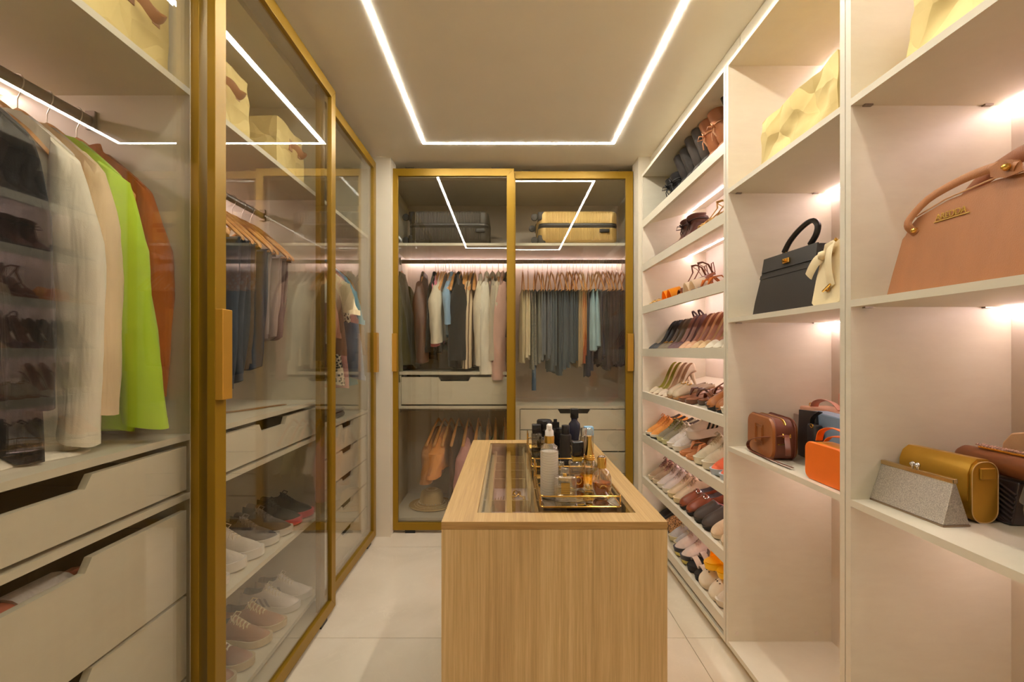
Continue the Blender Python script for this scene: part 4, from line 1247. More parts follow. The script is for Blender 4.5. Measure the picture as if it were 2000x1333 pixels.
# jewellery drawer
DZ0, DZ1 = .785, .822
jd = MB().box(IX0 + .021, IX1 - .021, IY0 + .021, IY1 - .021, DZ0 - .012, DZ0).build('jewellery_drawer', M(C(178, 152, 148), .95, 0, .06, 40, .2, 500, sheen=.4, name='velvet'), isl)
for x0, x1 in ((-.10, -.082), (-.066, -.048), (-.008, .012), (.066, .086), (.150, .168), (.24, .26), (.33, .346)):
    MB().box(x0, x1, IY0 + .03, IY1 - .03, DZ0, DZ1).build('divider', OY, jd)
xs = [(-.082, -.066), (-.048, -.008), (.012, .066), (.086, .15), (.168, .24), (.26, .33)]
for y in (1.20, 1.40, 1.518, 1.636, 1.754, 1.873, 1.99):
    for q, (x0, x1) in enumerate(xs):
        if y == 1.518 and q in (1, 2):
            continue
        MB().box(x0, x1, y - .004, y + .004, DZ0, DZ1 - .004).build('divider', OY, jd)
# jewellery under the glass
rnd = random.Random(11)
def chain(label, pts, r=.0016, mat=None, closed=True):
    t = thing('necklace', label, 'jewellery', 'jewellery under the island glass', loc=(pts[0][0], pts[0][1], DZ0), world_parts=True)
    MB().tube([(x, y, DZ0 + .002 + z) for x, y, z in pts], r, 5, closed=closed).build('chain', mat or MAT['brass'], t, smooth=True)
    return t
for k, (cx, cy, rx, ry, lab) in enumerate(((.035, 1.50, .018, .035, 'gold chain necklace coiled in the double compartment'), (.045, 1.455, .015, .020, 'small gold bracelet beside the coiled chain'),
                                        (.028, 1.56, .012, .018, 'thin gold bangle at the far side of the double compartment'))):
    t = chain(lab, [(cx + rx * math.cos(a) * (1 + .25 * math.sin(3 * a + k)), cy + ry * math.sin(a), .003 * math.sin(5 * a) + .004) for a in [2 * math.pi * q / 24 for q in range(24)]], .0022)
    MB().lathe([(.0, 0), (.005, .003), (.005, .006), (0, .008)], 8, (cx + rx, cy, DZ0 + .001)).build('pendant', MAT['brass'], t, smooth=True)
for k in range(4):
    x = -.044 + .009 * k
    t = chain('slim silver hair pin, %s of four in the narrow compartment' % ORD[k], [(x, 1.44 + .01 * k, .002), (x + .004, 1.50 + .008 * k, .004)], .0015, MAT['silver'] if k % 2 else MAT['brass'], False)
for k in range(3):
    chain('tiny gold earring, %s of three at the far end' % ORD[k], [(-.03 + .03 * k + .005 * math.cos(a), 2.0 + .012 * math.sin(k * 2) + .004 * math.sin(a), .006 + .004 * math.sin(a)) for a in [2 * math.pi * q / 10 for q in range(10)]], .0011)

# ------------------------------------------------------------------ perfume trays
def tray(label, x0, x1, y0, y1):
    t = thing('perfume_tray', label, 'tray', 'gold wire trays on the island', loc=((x0 + x1) / 2, (y0 + y1) / 2, IZ), world_parts=True)
    z = IZ
    MB().rbox(x0, x1, y0, y1, z + .001, z + .0055, .012, .0008).build('mirror_base', M(C(214, 208, 200), .04, 1, .02, 3, name='mirror'), t, smooth=40)
    def loop(zz, g=0):
        pts = []
        r = .012
        for cx, cy, a0 in ((x1 - r, y1 - r, 0), (x0 + r, y1 - r, 90), (x0 + r, y0 + r, 180), (x1 - r, y0 + r, 270)):
            for k in range(5):
                a = R(a0 + 22.5 * k)
                pts.append((cx + (r + g) * math.cos(a), cy + (r + g) * math.sin(a), zz))
        return pts
    MB().tube(loop(z + .0045), .0022, 6, closed=True).build('base_wire', MAT['brass'], t, smooth=True)
    MB().tube(loop(z + .032), .0020, 6, closed=True).build('rail_wire', MAT['brass'], t, smooth=True)
    for x in (x0, x1):
        for y in (y0 + .014, y1 - .014):
            MB().tube([(x, y, z + .004), (x, y, z + .032)], .0018, 6).build('post', MAT['brass'], t, smooth=True)
    for y, s in ((y1, 1), (y0, -1)):
        pass
    for x, s in ((x0, -1),):
        MB().tube([(x, y0 + .10, z + .032), (x + s * .006, y0 + .105, z + .07), (x + s * .006, (y0 + y1) / 2, z + .078), (x + s * .006, y1 - .105, z + .07), (x, y1 - .10, z + .032)] if s > 5 else
                  [(x, y1 - .03, z + .032), (x, y1 - .028, z + .066), (x, y1 - .06, z + .074), (x, y1 - .11, z + .070), (x, y1 - .115, z + .032)], .002, 6).build('handle', MAT['brass'], t, smooth=True)
    return t
tray('gold wire tray with mirror base nearest on the island', .084, .292, 1.184, 1.485)
tray('gold wire tray with mirror base farther on the island', .082, .292, 1.60, 1.98)
TZ = IZ + .0056
PG = 'perfume bottles on the island trays'
amber, _nt, _b = newmat('amber_liquid')
_b.inputs['Base Color'].default_value = (*C(226, 112, 20), 1)
_b.inputs['Roughness'].default_value = .12
_b.inputs['Transmission Weight'].default_value = .45
L(_nt, ramp(_nt, noise_node(_nt, coords(_nt), 30), [(.3, C(214, 98, 14)), (.7, C(234, 126, 28))]), _b.inputs['Base Color'])
pale = thin_glass('pale_liquid', (.96, .93, .80), .03)
CG = MAT['perfume_glass']
def bottle(label, x, y, rz=0, cat='perfume bottle', name='perfume_bottle'):
    return thing(name, label, cat, PG, loc=(x, y, TZ), rz=rz)
# tall white mist bottle
t = bottle('tall white printed body mist bottle with clear pump cap', .1135, 1.262, 0, 'spray bottle', 'spray_bottle')
MB().lathe([(.002, 0), (.022, 0), (.0242, .004), (.0242, .128), (.022, .140), (.013, .147), (.012, .150)], 28).build('body', CG, t, smooth=50)
MB().lathe([(.002, .003), (.0215, .003), (.0228, .006), (.0228, .126), (.002, .127)], 28).build('content', M(C(226, 218, 206), .5, 0, .02, name='mist'), t, smooth=50)
MB().lathe([(.0245, .010), (.0246, .012), (.0246, .126), (.0245, .128)], 28, cap0=False, cap1=False).build('label_print', stripes('label_lines', C(150, 138, 124), C(232, 224, 210), 95, 'Z', .6, .33, .8), t, smooth=50)
MB().lathe([(.0135, .149), (.0135, .168), (.011, .169)], 24).build('collar', MAT['brass'], t, smooth=40)
MB().lathe([(.012, .168), (.0115, .182), (.008, .186), (.0075, .198), (.004, .201)], 20).build('pump_cap', plastic(232, 226, 220, .2), t, smooth=40)
MB().box(-.004, .004, -.012, -.003, .186, .196).build('nozzle', plastic(232, 226, 220, .2), t)
# square bottle with gold label
def square_bottle(label, x, y, w, d, h, capm, liquid, lab, rz=0, caph=.02, fill=.5):
    t = bottle(label, x, y, rz)
    MB().rbox(-w / 2, w / 2, -d / 2, d / 2, 0, h, .006, .004).build('body', CG, t, smooth=45)
    if liquid:
        MB().rbox(-w / 2 + .006, w / 2 - .006, -d / 2 + .005, d / 2 - .005, .006, .006 + (h - .012) * fill, .004, .002).build('liquid', liquid, t, smooth=45)
    if lab:
        MB().box(-w * .19, w * .19, -d / 2 - .0006, -d / 2 - .0001, h * .30, h * .78).build('label_plate', lab, t)
    MB().lathe([(.0055, h), (.0055, h + .006), (.0045, h + .007)], 16).build('neck', MAT['brass'], t, smooth=40)
    MB().rbox(-w * .17, w * .17, -d * .3, d * .3, h + .006, h + .006 + caph, .003, .001).build('cap', capm, t, smooth=45)
    return t
glab = stripes('gold_label', C(120, 86, 30), C(206, 164, 76), 62, 'Z', .4, .25, .3)
square_bottle('square clear perfume bottle with gold label plate', .1525, 1.235, .061, .032, .066, CG, pale, glab, 0, .016, .6)
square_bottle('small square clear perfume bottle behind the gold labelled one', .158, 1.37, .045, .03, .052, CG, pale, None, .1, .014, .7)
t = square_bottle('tall faceted perfume bottle of amber with black cap', .200, 1.335, .044, .034, .082, plastic(24, 22, 24, .15), amber, None, .12, .048, .45)
MB().rbox(-.0135, .0135, -.0135, .0135, .0835, .096, .003, .001).build('neck_band', M(C(214, 176, 70), .4, .4, name='yellow_band'), t, smooth=45)
MB().rbox(-.017, .017, -.017, .017, .098, .140, .004, .004).build('black_stopper', plastic(24, 22, 24, .12), t, smooth=45)
MB().tube([(.008 * math.cos(a), -.019, .030 + .010 * math.sin(a)) for a in [2 * math.pi * q / 14 for q in range(14)]], .002, 6, closed=True).build('bow_ring', MAT['brass'], t, smooth=True)
# gold amphora bottle
t = bottle('slender gold necked amphora perfume bottle with clear ball stopper', .2355, 1.335)
MB().lathe([(.001, 0), (.012, 0), (.016, .006), (.0235, .028), (.0265, .048), (.024, .068), (.016, .084), (.0135, .088)], 28).build('body', thin_glass('gilded_glass', (.93, .86, .66), .16), t, smooth=60)
MB().lathe([(.001, .003), (.010, .003), (.014, .010), (.021, .03), (.0236, .048), (.021, .066), (.001, .068)], 28).build('liquid', thin_glass('gold_liquid', (.93, .80, .42), .05), t, smooth=60)
MB().lathe([(.0152, .086), (.0145, .094), (.0105, .112), (.0072, .132), (.0066, .146), (.0085, .153), (.001, .154)], 24).build('gilded_neck', M(C(232, 196, 110), .18, 1, .05, 60, .2, 200, (1, 1, 3), name='gilt'), t, smooth=60)
for z, r_ in ((.088, .016), (.0935, .0155), (.099, .0143)):
    MB().tube([(r_ * math.cos(a), r_ * math.sin(a), z) for a in [2 * math.pi * q / 20 for q in range(20)]], .0015, 5, closed=True).build('gilt_ring', MAT['brass'], t, smooth=True)
MB().lathe([(.001, .153), (.006, .154), (.0105, .160), (.012, .166), (.0105, .172), (.006, .177), (.001, .178)], 20).build('ball_stopper', CG, t, smooth=60)
# round amber bottle
t = bottle('round amber perfume bottle with gold cap at the tray corner', .257, 1.262)
MB().lathe([(.001, 0), (.014, 0), (.019, .004), (.0255, .022), (.027, .040), (.0255, .058), (.019, .072), (.010, .079), (.009, .082)], 30, sy=.8).build('body', CG, t, smooth=60)
MB().lathe([(.001, .008), (.016, .008), (.0232, .024), (.0246, .042), (.001, .0425)], 30, sy=.78).build('liquid', amber, t, smooth=60)
MB().lathe([(.0125, .081), (.0125, .108), (.011, .110), (.001, .110)], 24).build('gold_cap', MAT['brass'], t, smooth=40)
MB().lathe([(.0112, .110), (.010, .1125), (.001, .1135)], 24).build('cap_top', CG, t, smooth=40)
MB().tube([(.009 * math.cos(R(a)), -.0205, .028 + .010 * math.sin(R(a))) for a in range(20, 171, 25)], .0012, 5).build('engraving', MAT['brass'], t, smooth=True)
# farther tray
bk = plastic(26, 24, 25, .25)
bkglass = M(C(34, 30, 30), .12, 0, .05, name='black_glass')
t = bottle('black square perfume bottle at the far tray corner', .105, 1.70)
MB().rbox(-.018, .018, -.018, .018, 0, .098, .003, .002).build('body', thin_glass('smoke_glass', (.40, .38, .36), .08), t, smooth=45)
MB().rbox(-.016, .016, -.016, .016, .1, .13, .003, .002).build('cap', bk, t, smooth=45)
t = bottle('squat dark perfume bottle with large round black cap', .138, 1.745)
MB().lathe([(.001, 0), (.026, 0), (.028, .004), (.028, .058), (.018, .074), (.014, .078)], 26).build('body', thin_glass('grey_glass', (.45, .43, .41), .09), t, smooth=45)
MB().lathe([(.014, .078), (.014, .105)], 24).build('neck', bk, t, smooth=45)
MB().lathe([(.027, .105), (.029, .108), (.029, .136), (.026, .140), (.001, .141)], 26).build('cap', bk, t, smooth=45)
t = bottle('black stepped perfume bottle behind the cylinder', .185, 1.80)
MB().rbox(-.026, .026, -.015, .015, 0, .102, .004, .002).build('body', bkglass, t, smooth=45)
MB().lathe([(.016, .102), (.016, .122), (.001, .123)], 20).build('cap', bk, t, smooth=45)
MB().lathe([(.007, .122), (.007, .134), (.001, .135)], 14).build('sprayer', bk, t, smooth=45)
t = bottle('tall matte black cylinder perfume bottle', .210, 1.68)
MB().lathe([(.001, 0), (.0205, 0), (.021, .002), (.021, .092), (.019, .097), (.012, .099)], 26).build('body', M(C(40, 36, 34), .35, 0, .05, name='matte_black'), t, smooth=45)
MB().lathe([(.0145, .099), (.0145, .128), (.0135, .1295), (.001, .13)], 24).build('cap', bk, t, smooth=45)
t = bottle('dark navy sculpted perfume bottle, tallest of the far tray', .258, 1.79)
MB().lathe([(.001, 0), (.018, 0), (.020, .01), (.017, .05), (.024, .10), (.022, .118), (.012, .130), (.013, .14)], 24, sy=.7).build('body', M(C(38, 42, 58), .2, 0, .1, 20, name='navy_glass'), t, smooth=60)
MB().rbox(-.015, .015, -.011, .011, .14, .176, .003, .002).build('cap', bk, t, smooth=45)
t = bottle('slim clear perfume bottle with silver sprayer', .272, 1.655)
MB().lathe([(.001, 0), (.0145, 0), (.0145, .092), (.010, .098)], 22).build('body', thin_glass('tinted_glass', (.62, .58, .50), .1), t, smooth=45)
MB().lathe([(.011, .098), (.0115, .120), (.010, .124), (.001, .125)], 22).build('sprayer_cap', MAT['silver'], t, smooth=45)
t = bottle('clear perfume box bottle with sky blue cap', .272, 1.575 + .165)
t.location = (.303, 1.735, TZ - .004)
MB().rbox(-.015, .017, -.015, .015, 0, .088, .002, .001).build('body', thin_glass('frosted_glass', (.80, .82, .82), .1), t, smooth=45)
MB().rbox(-.0155, .0175, -.0155, .0155, .089, .120, .002, .001).build('cap', plastic(140, 190, 222, .35), t, smooth=45)

# ------------------------------------------------------------------ handbags on the open shelving
def prism_bag(poly_top, poly_bot, z0, z1, n=6, bulge=0.0):
    """loft between two plan outlines"""
    rings = []
    for j in range(n):
        s = j / (n - 1)
        b = 1 + bulge * math.sin(math.pi * s)
        cx = sum(p[0] for p in poly_bot) / len(poly_bot); cy = sum(p[1] for p in poly_bot) / len(poly_bot)
        rings.append([(cx + (pb[0] + (pt[0] - pb[0]) * s - cx) * b, cy + (pb[1] + (pt[1] - pb[1]) * s - cy) * (1 + bulge * .2 * math.sin(math.pi * s)), z0 + (z1 - z0) * s) for pb, pt in zip(poly_bot, poly_top)])
    return MB().loft(rings)
def rrect(x0, x1, y0, y1, r, n=4):
    pts = []
    for cx, cy, a0 in ((x1 - r, y1 - r, 0), (x0 + r, y1 - r, 90), (x0 + r, y0 + r, 180), (x1 - r, y0 + r, 270)):
        for k in range(n + 1):
            a = R(a0 + 90 * k / n)
            pts.append((cx + r * math.cos(a), cy + r * math.sin(a)))
    return pts
BG = 'handbags on the open shelves'
# local frame of a bag: x = depth (0 = face towards the room, + = towards the wall), y = along the shelf (+ = far), z up
def bag(name, label, x, y, z, rz=0, cat='handbag'):
    return thing(name, label, cat, BG, loc=(x, y, z + .0006), rz=R(rz))
# large tan saffiano tote
tanS = M(C(166, 108, 63), .45, 0, .06, 10, .5, 420, (1, 2.6, .7), name='saffiano')
t = bag('tan_handbag', 'large tan grained leather handbag with gold lettering and top strap', .945, .925, BAGZ[1])
hl = .225
def face(x, yl, top, n=14):
    return None
# body: front outline in (y,z), lofted through depth with soft curvature
def outline(k=1.0, dz=0.0):
    pts = [(-hl * 1.03, 0), (hl * 1.03, 0), (hl * 1.0, .05), (hl * .955, .11), (hl * .935, .138), (hl * .90, .146), (hl * .86, .166), (hl * .78, .182), (hl * .45, .200), (0, .208), (-hl * .45, .200), (-hl * .78, .182), (-hl * .86, .166),
           (-hl * .90, .146), (-hl * .935, .138), (-hl * .955, .11), (-hl * 1.0, .05)]
    return [(y * k, z * (1 - dz) if z > .02 else z) for y, z in pts]
rings = [[(x + .035 * (z / .22) * (1 if x < .075 else -1), y, z) for y, z in outline(k, dz)] for x, k, dz in ((.0, .97, .01), (.006, 1.0, 0), (.07, 1.0, 0), (.14, 1.0, 0), (.150, .97, .01))]
MB().loft(rings).build('body', tanS, t, smooth=40)
def strap_path(pts, w, th, mat, name, up=(0, 0, 1)):
    return MB().tube(cat_rom(pts, 22), 1.0, 8, flat=(th, w), up=up).build(name, mat, t, smooth=60)
strap_path([(.024, .168, .142), (.014, .178, .160), (.016, .176, .180), (.026, .140, .214), (.032, .085, .230), (.032, .03, .234), (.028, -.02, .228), (.022, -.05, .214)], .010, .0035, tanS, 'top_handle', (1, 0, 0))
strap_path([(.070, .10, .198), (.060, .05, .226), (.046, -.02, .240), (.038, -.06, .242), (.045, -.14, .252), (.06, -.2, .235)], .016, .003, leather(150, 92, 58), 'rear_handle', (1, 0, 0))
for y, z in ((.170, .150), (-.035, .219)):
    m = MB().lathe([(.001, -.002), (.007, 0), (.0075, .003), (.004, .010), (.001, .0115)], 14)
    m.xf(Matrix.Translation((.024 if z < .2 else .020, y, z)) @ Matrix.Rotation(R(-90), 4, 'Y'))
    m.build('stud', MAT['brass'], t, smooth=50)
MB().loft([[(.026 + .0045 * q, y, z) for y, z in ((-.06 - .002, .202), (-.052, .226), (-.02, .238), (-.0, .232), (-.002, .212), (-.03, .200))] for q in (-1, 0)]).build('strap_end', tanS, t, smooth=30)
# seam ridge along the top edge
MB().tube([(.028 + .002, y, z + .002) for y, z in outline()[7:12]], .0018, 5).build('top_seam', leather(222, 176, 130), t, smooth=True)
MB().tube([(.07, hl * .95, .10), (.07, hl * .99, .13), (.075, hl * .96, .15)], .004, 6).build('side_ring', MAT['silver'], t, smooth=True)
tc = bpy.data.curves.new('lettering', 'FONT')
tc.body = 'AREDDA'
tc.size = .0185; tc.extrude = .0008; tc.shear = .28; tc.space_character = .95
to = bpy.data.objects.new('lettering', tc)
COL.objects.link(to)
dg = bpy.context.evaluated_depsgraph_get()
tm = bpy.data.meshes.new_from_object(to.evaluated_get(dg))
bpy.data.objects.remove(to)
tm.materials.clear(); tm.materials.append(M(C(226, 190, 96), .35, .35, .03, 8, name='gold_letters'))
lo = bpy.data.objects.new('lettering', tm)
COL.objects.link(lo); lo.parent = t
# text runs towards -y (to the viewer's right), faces -x, follows the slope of the face
lo.matrix_basis = Matrix.Translation((.0245, .120, .1585)) @ Matrix(((0, -.16, -1, 0), (-1, 0, 0, 0), (0, 1, -.16, 0), (0, 0, 0, 1)))
MB().box(.0225, .0255, .042, .122, .1545, .1562).build('lettering_bar', M(C(226, 190, 96), .35, .35, .03, 8, name='gold_letters'), t)
# black flap bag with top handle
blk = M(C(42, 38, 35), .36, 0, .06, 14, .12, 300, name='box_calf')
t = bag('black_handbag', 'black structured handbag with curved handle and gold turnlock', .972, 1.638, BAGZ[1], 3)
def trap(x, k, dz=0):
    return [(x + .03 * z / .22, y * k, z) for y, z in ((-.18, 0), (.18, 0), (.176, .05), (.162, .12), (.148, .19), (.145, .2), (.142, .215 - dz), (-.142, .215 - dz), (-.145, .2), (-.148, .19), (-.162, .12), (-.176, .05))]
MB().loft([trap(0, .98, .003), trap(.006, 1), trap(.06, 1.0), trap(.10, 1.0), trap(.106, .98, .003)]).build('body', blk, t, smooth=35)
MB().loft([[(.030 * z / .22 - .004 + d, y, z) for y, z in ((-.146, .163), (.146, .163), (.143, .217), (-.143, .217))] for d in (0, .006)]).build('flap', blk, t)
MB().loft([[(.030 * z / .22 - .002 + d, y, z) for y, z in ((-.157, .140), (.157, .140), (.154, .154), (-.154, .154))] for d in (0, .004)]).build('belt_strap', blk, t)
for y in (-.078, .058):
    MB().tube([(.05, y + .010 * math.cos(a), .222 + .010 * math.sin(a)) for a in [2 * math.pi * q / 12 for q in range(12)]], .0018, 6, closed=True).build('handle_ring', MAT['brass'], t, smooth=True)
MB().tube(cat_rom([(.05, -.078, .226), (.05, -.105, .252), (.05, -.112, .282), (.05, -.085, .304), (.05, -.03, .292), (.05, .025, .262), (.05, .058, .228)], 24), .0105, 8, flat=(.8, 1)).build('top_handle', blk, t, smooth=True)
MB().box(.014, .0215, -.018, .018, .176, .194).build('lock_plate', MAT['brass'], t, bevel=.002)
m = MB().lathe([(.001, 0), (.006, 0), (.006, .006), (.001, .007)], 12)
m.xf(Matrix.Translation((.014, .004, .186)) @ Matrix.Rotation(R(-90), 4, 'Y')); m.build('turnlock', MAT['brass'], t, smooth=40)
# cream bag with bow
crm = M(C(226, 208, 166), .5, 0, .06, 12, .2, 300, name='cream_calf')
t = bag('cream_handbag', 'cream soft leather handbag with knotted bow in front of the black bag', .935, 1.36, BAGZ[1], -6)
def tr2(x, k, dz=0):
    return [(x + .025 * z / .2, y * k, z) for y, z in ((-.075, .004), (-.06, 0), (.06, 0), (.078, .012), (.070, .08), (.058, .14), (.045, .19 - dz), (-.045, .19 - dz), (-.058, .14), (-.07, .08))]
MB().loft([tr2(.0, .93, .004), tr2(.008, 1), tr2(.09, 1), tr2(.098, .93, .004)]).build('body', crm, t, smooth=50)
def ribbon(pts, w, name, m=crm):
    return MB().tube(cat_rom(pts, 14), 1.0, 8, flat=(.0022, w), up=(1, 0, 0)).build(name, m, t, smooth=60)
ribbon([(.020, .034, .152), (.008, .056, .140), (.004, .078, .118), (.004, .096, .098)], .018, 'bow_tail')
ribbon([(.020, .028, .158), (.010, .010, .166), (.012, -.02, .165)], .016, 'bow_loop')
MB().lathe([(.001, -.014), (.011, -.010), (.013, 0), (.011, .010), (.001, .014)], 12, (.012, .034, .152)).build('bow_knot', crm, t, smooth=60)
ribbon([(.014, -.010, .185), (.002, -.014, .14), (.0, -.020, .09), (.002, -.03, .05)], .017, 'hanging_ribbon')
MB().tube([(.005 - .004, -.012 + .016 * math.cos(a) * .6, .045 + .006 * math.sin(a)) for a in [2 * math.pi * q / 12 for q in range(12)]], .003, 6, closed=True).build('toggle_ring', MAT['brass'], t, smooth=True)
MB().tube([(-.002, .006, .040), (-.003, -.032, .056)], .0032, 6).build('toggle', MAT['brass'], t, smooth=True)
MB().lathe([(.001, -.006), (.006, 0), (.001, .006)], 10, (.012, -.034, .184)).build('stud', MAT['brass'], t, smooth=True)
# brown camera bag
brw = leather(150, 88, 40, .35)
brd = leather(116, 62, 44, .4)
def camera_bag(t, w, h, d, fm, gm, zipm):
    """front outline (y,z) rounded, depth along x"""
    def out(k):
        return [(y * k, h / 2 + (z - h / 2) * k) for y, z in rrect(-w / 2, w / 2, 0, h, .042, 6)]
    MB().loft([[(x, y, z) for y, z in out(k)] for x, k in ((0, .95), (.004, .985), (.010, 1.0))]).build('front_panel', fm, t, smooth=40)
    MB().loft([[(x, y, z) for y, z in out(k)] for x, k in ((.010, .97), (d / 2, .985), (d - .01, .97))]).build('gusset', gm, t, smooth=40)
    MB().loft([[(x, y, z) for y, z in out(k)] for x, k in ((d - .01, 1.0), (d - .004, .985), (d, .95))]).build('rear_panel', fm, t, smooth=40)
    for x in (.010, d - .010):
        MB().tube([(x, y, z) for y, z in out(1.0)], .0024, 6, closed=True).build('piping', gm, t, smooth=True)
    o = out(.992)
    MB().tube([(d / 2, y, z) for y, z in o[3:12]], .003, 6, flat=(.6, 1.4)).build('zip', zipm, t, smooth=True)
t = bag('brown_camera_bag', 'chestnut leather camera bag with embossed square and looped strap', .963, 1.765, BAGZ[2], -7)
camera_bag(t, .235, .150, .085, brw, brd, MAT['brass'])
MB().tube([(-.001, .034 * sx + 0.0, .080 + .036 * sz) for sx, sz in ((-1, -1), (1, -1), (1, 1), (-1, 1))], .0022, 4, closed=True).build('embossing', brw, t)
MB().tube([(-.001, .023 * sx, .080 + .025 * sz) for sx, sz in ((-1, -1), (1, -1), (1, 1), (-1, 1))], .0018, 4, closed=True).build('embossing', brw, t)
def strap(t, pts, mat, w=.009, th=.0016, name='strap', up=(0, 0, 1), m=40):
    return MB().tube(cat_rom(pts, m), 1.0, 6, flat=(th, w), up=up).build(name, mat, t, smooth=60)
strap(t, [(.045, -.118, .095), (.02, -.125, .092), (-.012, -.04, .072), (-.02, .04, .045), (-.018, .06, .018), (-.016, .02, .006), (-.012, -.06, .006), (-.005, -.15, .008), (.01, -.235, .008)], brd, .008)
strap(t, [(.045, -.118, .095), (.03, -.155, .090), (.02, -.185, .06), (.022, -.18, .035), (.035, -.15, .045), (.042, -.128, .08)], brd, .009)
for x in (.032, .056):
    MB().tube([(x, -.120 + .004 * math.cos(a), .092 + .007 * math.sin(a)) for a in [2 * math.pi * q / 10 for q in range(10)]], .0016, 5, closed=True).build('strap_ring', MAT['brass'], t, smooth=True)
MB().tube([(.045, -.118, .068), (.03, -.124, .062), (.012, -.126, .062)], .0022, 6).build('zip_pull', MAT['brass'], t, smooth=True)
# black and pale blue bag behind
t = bag('blue_shoulder_bag', 'pale blue and black flat shoulder bag behind the chestnut bag', 1.085, 1.575, BAGZ[2], -8)
MB().loft([[(x, y, z) for y, z in ((-.20, 0), (.17, 0), (.172, .06), (.165, .170), (.10, .178), (-.12, .178), (-.2, .170))] for x in (0, .06)]).build('body', leather(132, 154, 180), t, smooth=30, bevel=.004)
MB().loft([[(x, y, z) for y, z in ((.02, .002), (.175, .002), (.177, .06), (.168, .174), (.05, .182))] for x in (-.008, .0)]).build('flap', leather(36, 34, 36), t, smooth=30)
MB().rbox(-.035, -.006, -.004, .055, 0, .140, .01, .006).build('pouch', leather(40, 38, 40), t, smooth=45)
MB().tube([(-.036,   .015 + .009 * math.cos(a), .136 + .006 * math.sin(a)) for a in [2 * math.pi * q / 12 for q in range(12)]], .002, 6, closed=True).build('eyelet', MAT['brass'], t, smooth=True)
strap(t, [(-.02, .045, .130), (-.026, .03, .157), (-.03, .0, .176), (-.03, -.03, .190)], leather(40, 38, 40), .008)
m = MB()
for q in range(5):
    m.tube([(-.004 + .002 * (q % 2), -.128 - .012 * q + .009 * math.cos(a), .154 - .004 * q + .007 * math.sin(a)) for a in [2 * math.pi * k / 10 for k in range(10)]], .0018, 5, closed=True)
m.build('chain', MAT['brass'], t, smooth=True)
# pink stack behind
t = bag('pink_clutch', 'flat blush pink clutch with strap bow at the back of the shelf', 1.19, 1.76, BAGZ[2] + .1405, 0, 'clutch')
MB().rbox(0, .12, -.16, .125, 0, .032, .01, .006).build('body', leather(214, 164, 138), t, smooth=45)
strap(t, [(.02, .06, .036), (.015, .04, .055), (.018, .0, .068), (.02, -.05, .06), (.022, -.08, .038)], leather(206, 150, 130), .016, .002)
MB().tube([(.012, .068 + .009 * math.cos(a), .042 + .007 * math.sin(a)) for a in [2 * math.pi * q / 12 for q in range(12)]], .002, 6, closed=True).build('strap_ring', MAT['brass'], t, smooth=True)
t = bag('grey_dust_box', 'grey storage box carrying the pink clutch at the back', 1.175, 1.765, BAGZ[2], 0, 'box')
MB().rbox(0, .15, -.18, .135, 0, .1395, .006, .003).build('box', fabric(150, 132, 122), t, smooth=45)
t = bag('pink_rolled_bag', 'rolled blush pink bag standing behind the pink clutch', 1.275, 1.325, BAGZ[2] + .155, 0)
t.location = (1.265, 1.70, BAGZ[2] + .1735)
MB().lathe([(.001, 0), (.03, 0), (.034, .008), (.034, .06), (.03, .066), (.001, .067)], 20, sy=1.3).build('body', leather(220, 166, 140), t, smooth=50)
# orange bag
org = M(C(232, 112, 22), .5, 0, .05, 10, .2, 380, name='orange_leather')
t = bag('orange_camera_bag', 'bright orange camera bag with folded strap beside the partition', .934, 1.368, BAGZ[2], 0)
def out2(k, w=.165, h=.115):
    return [(y * k, h / 2 + (z - h / 2) * k) for y, z in rrect(-w / 2, w / 2, 0, h, .022, 5)]
MB().loft([[(x, y, z) for y, z in out2(k)] for x, k in ((0, .97), (.004, 1), (.012, 1))]).build('front_panel', org, t, smooth=40)
MB().loft([[(x, y, z) for y, z in out2(k)] for x, k in ((.012, .975), (.04, .985), (.07, .975))]).build('gusset', M(C(206, 140, 30), .4, .2, .1, 30, name='mustard'), t, smooth=40)
strap(t, [(.03, .06, .118), (.03, .045, .150), (.035, .0, .165), (.04, -.06, .150), (.04, -.078, .12)], org, .012, .002)
strap(t, [(.045, .05, .118), (.05, .03, .135), (.05, -.03, .142), (.05, -.075, .13)], org, .012, .002)
# silver clutch
slv = M(C(196, 190, 180), .32, .75, .35, 420, .8, 600, name='silver_glitter')
t = bag('silver_clutch', 'silver glitter wedge clutch with kiss lock clasp', .970, 1.131, BAGZ[2], 3, 'clutch')
t.scale = (1, .91, 1)
MB().loft([[(.0 + .030 * s, y * (1 - .045 * s), .004 + .094 * s) for y in (-.108, .108)] + [(.064 - .028 * s, y * (1 - .045 * s), .004 + .094 * s) for y in (.108, -.108)] for s in (0, .5, 1)]).build('body', slv, t, bevel=.002)
MB().box(.027, .040, -.1045, .1045, .095, .106).build('frame', metal(200, 176, 130, .25), t, bevel=.002)
for y, dz in ((-.004, .0), (.010, .003)):
    MB().lathe([(.001, 0), (.003, .001), (.003, .006), (.0065, .010), (.0065, .014), (.001, .018)], 12, (.0335, y, .104)).build('clasp_ball', MAT['silver'], t, smooth=60)
MB().box(-.0005, .0645, -.1085, .1085, 0, .004).build('base', metal(160, 140, 120, .4), t)
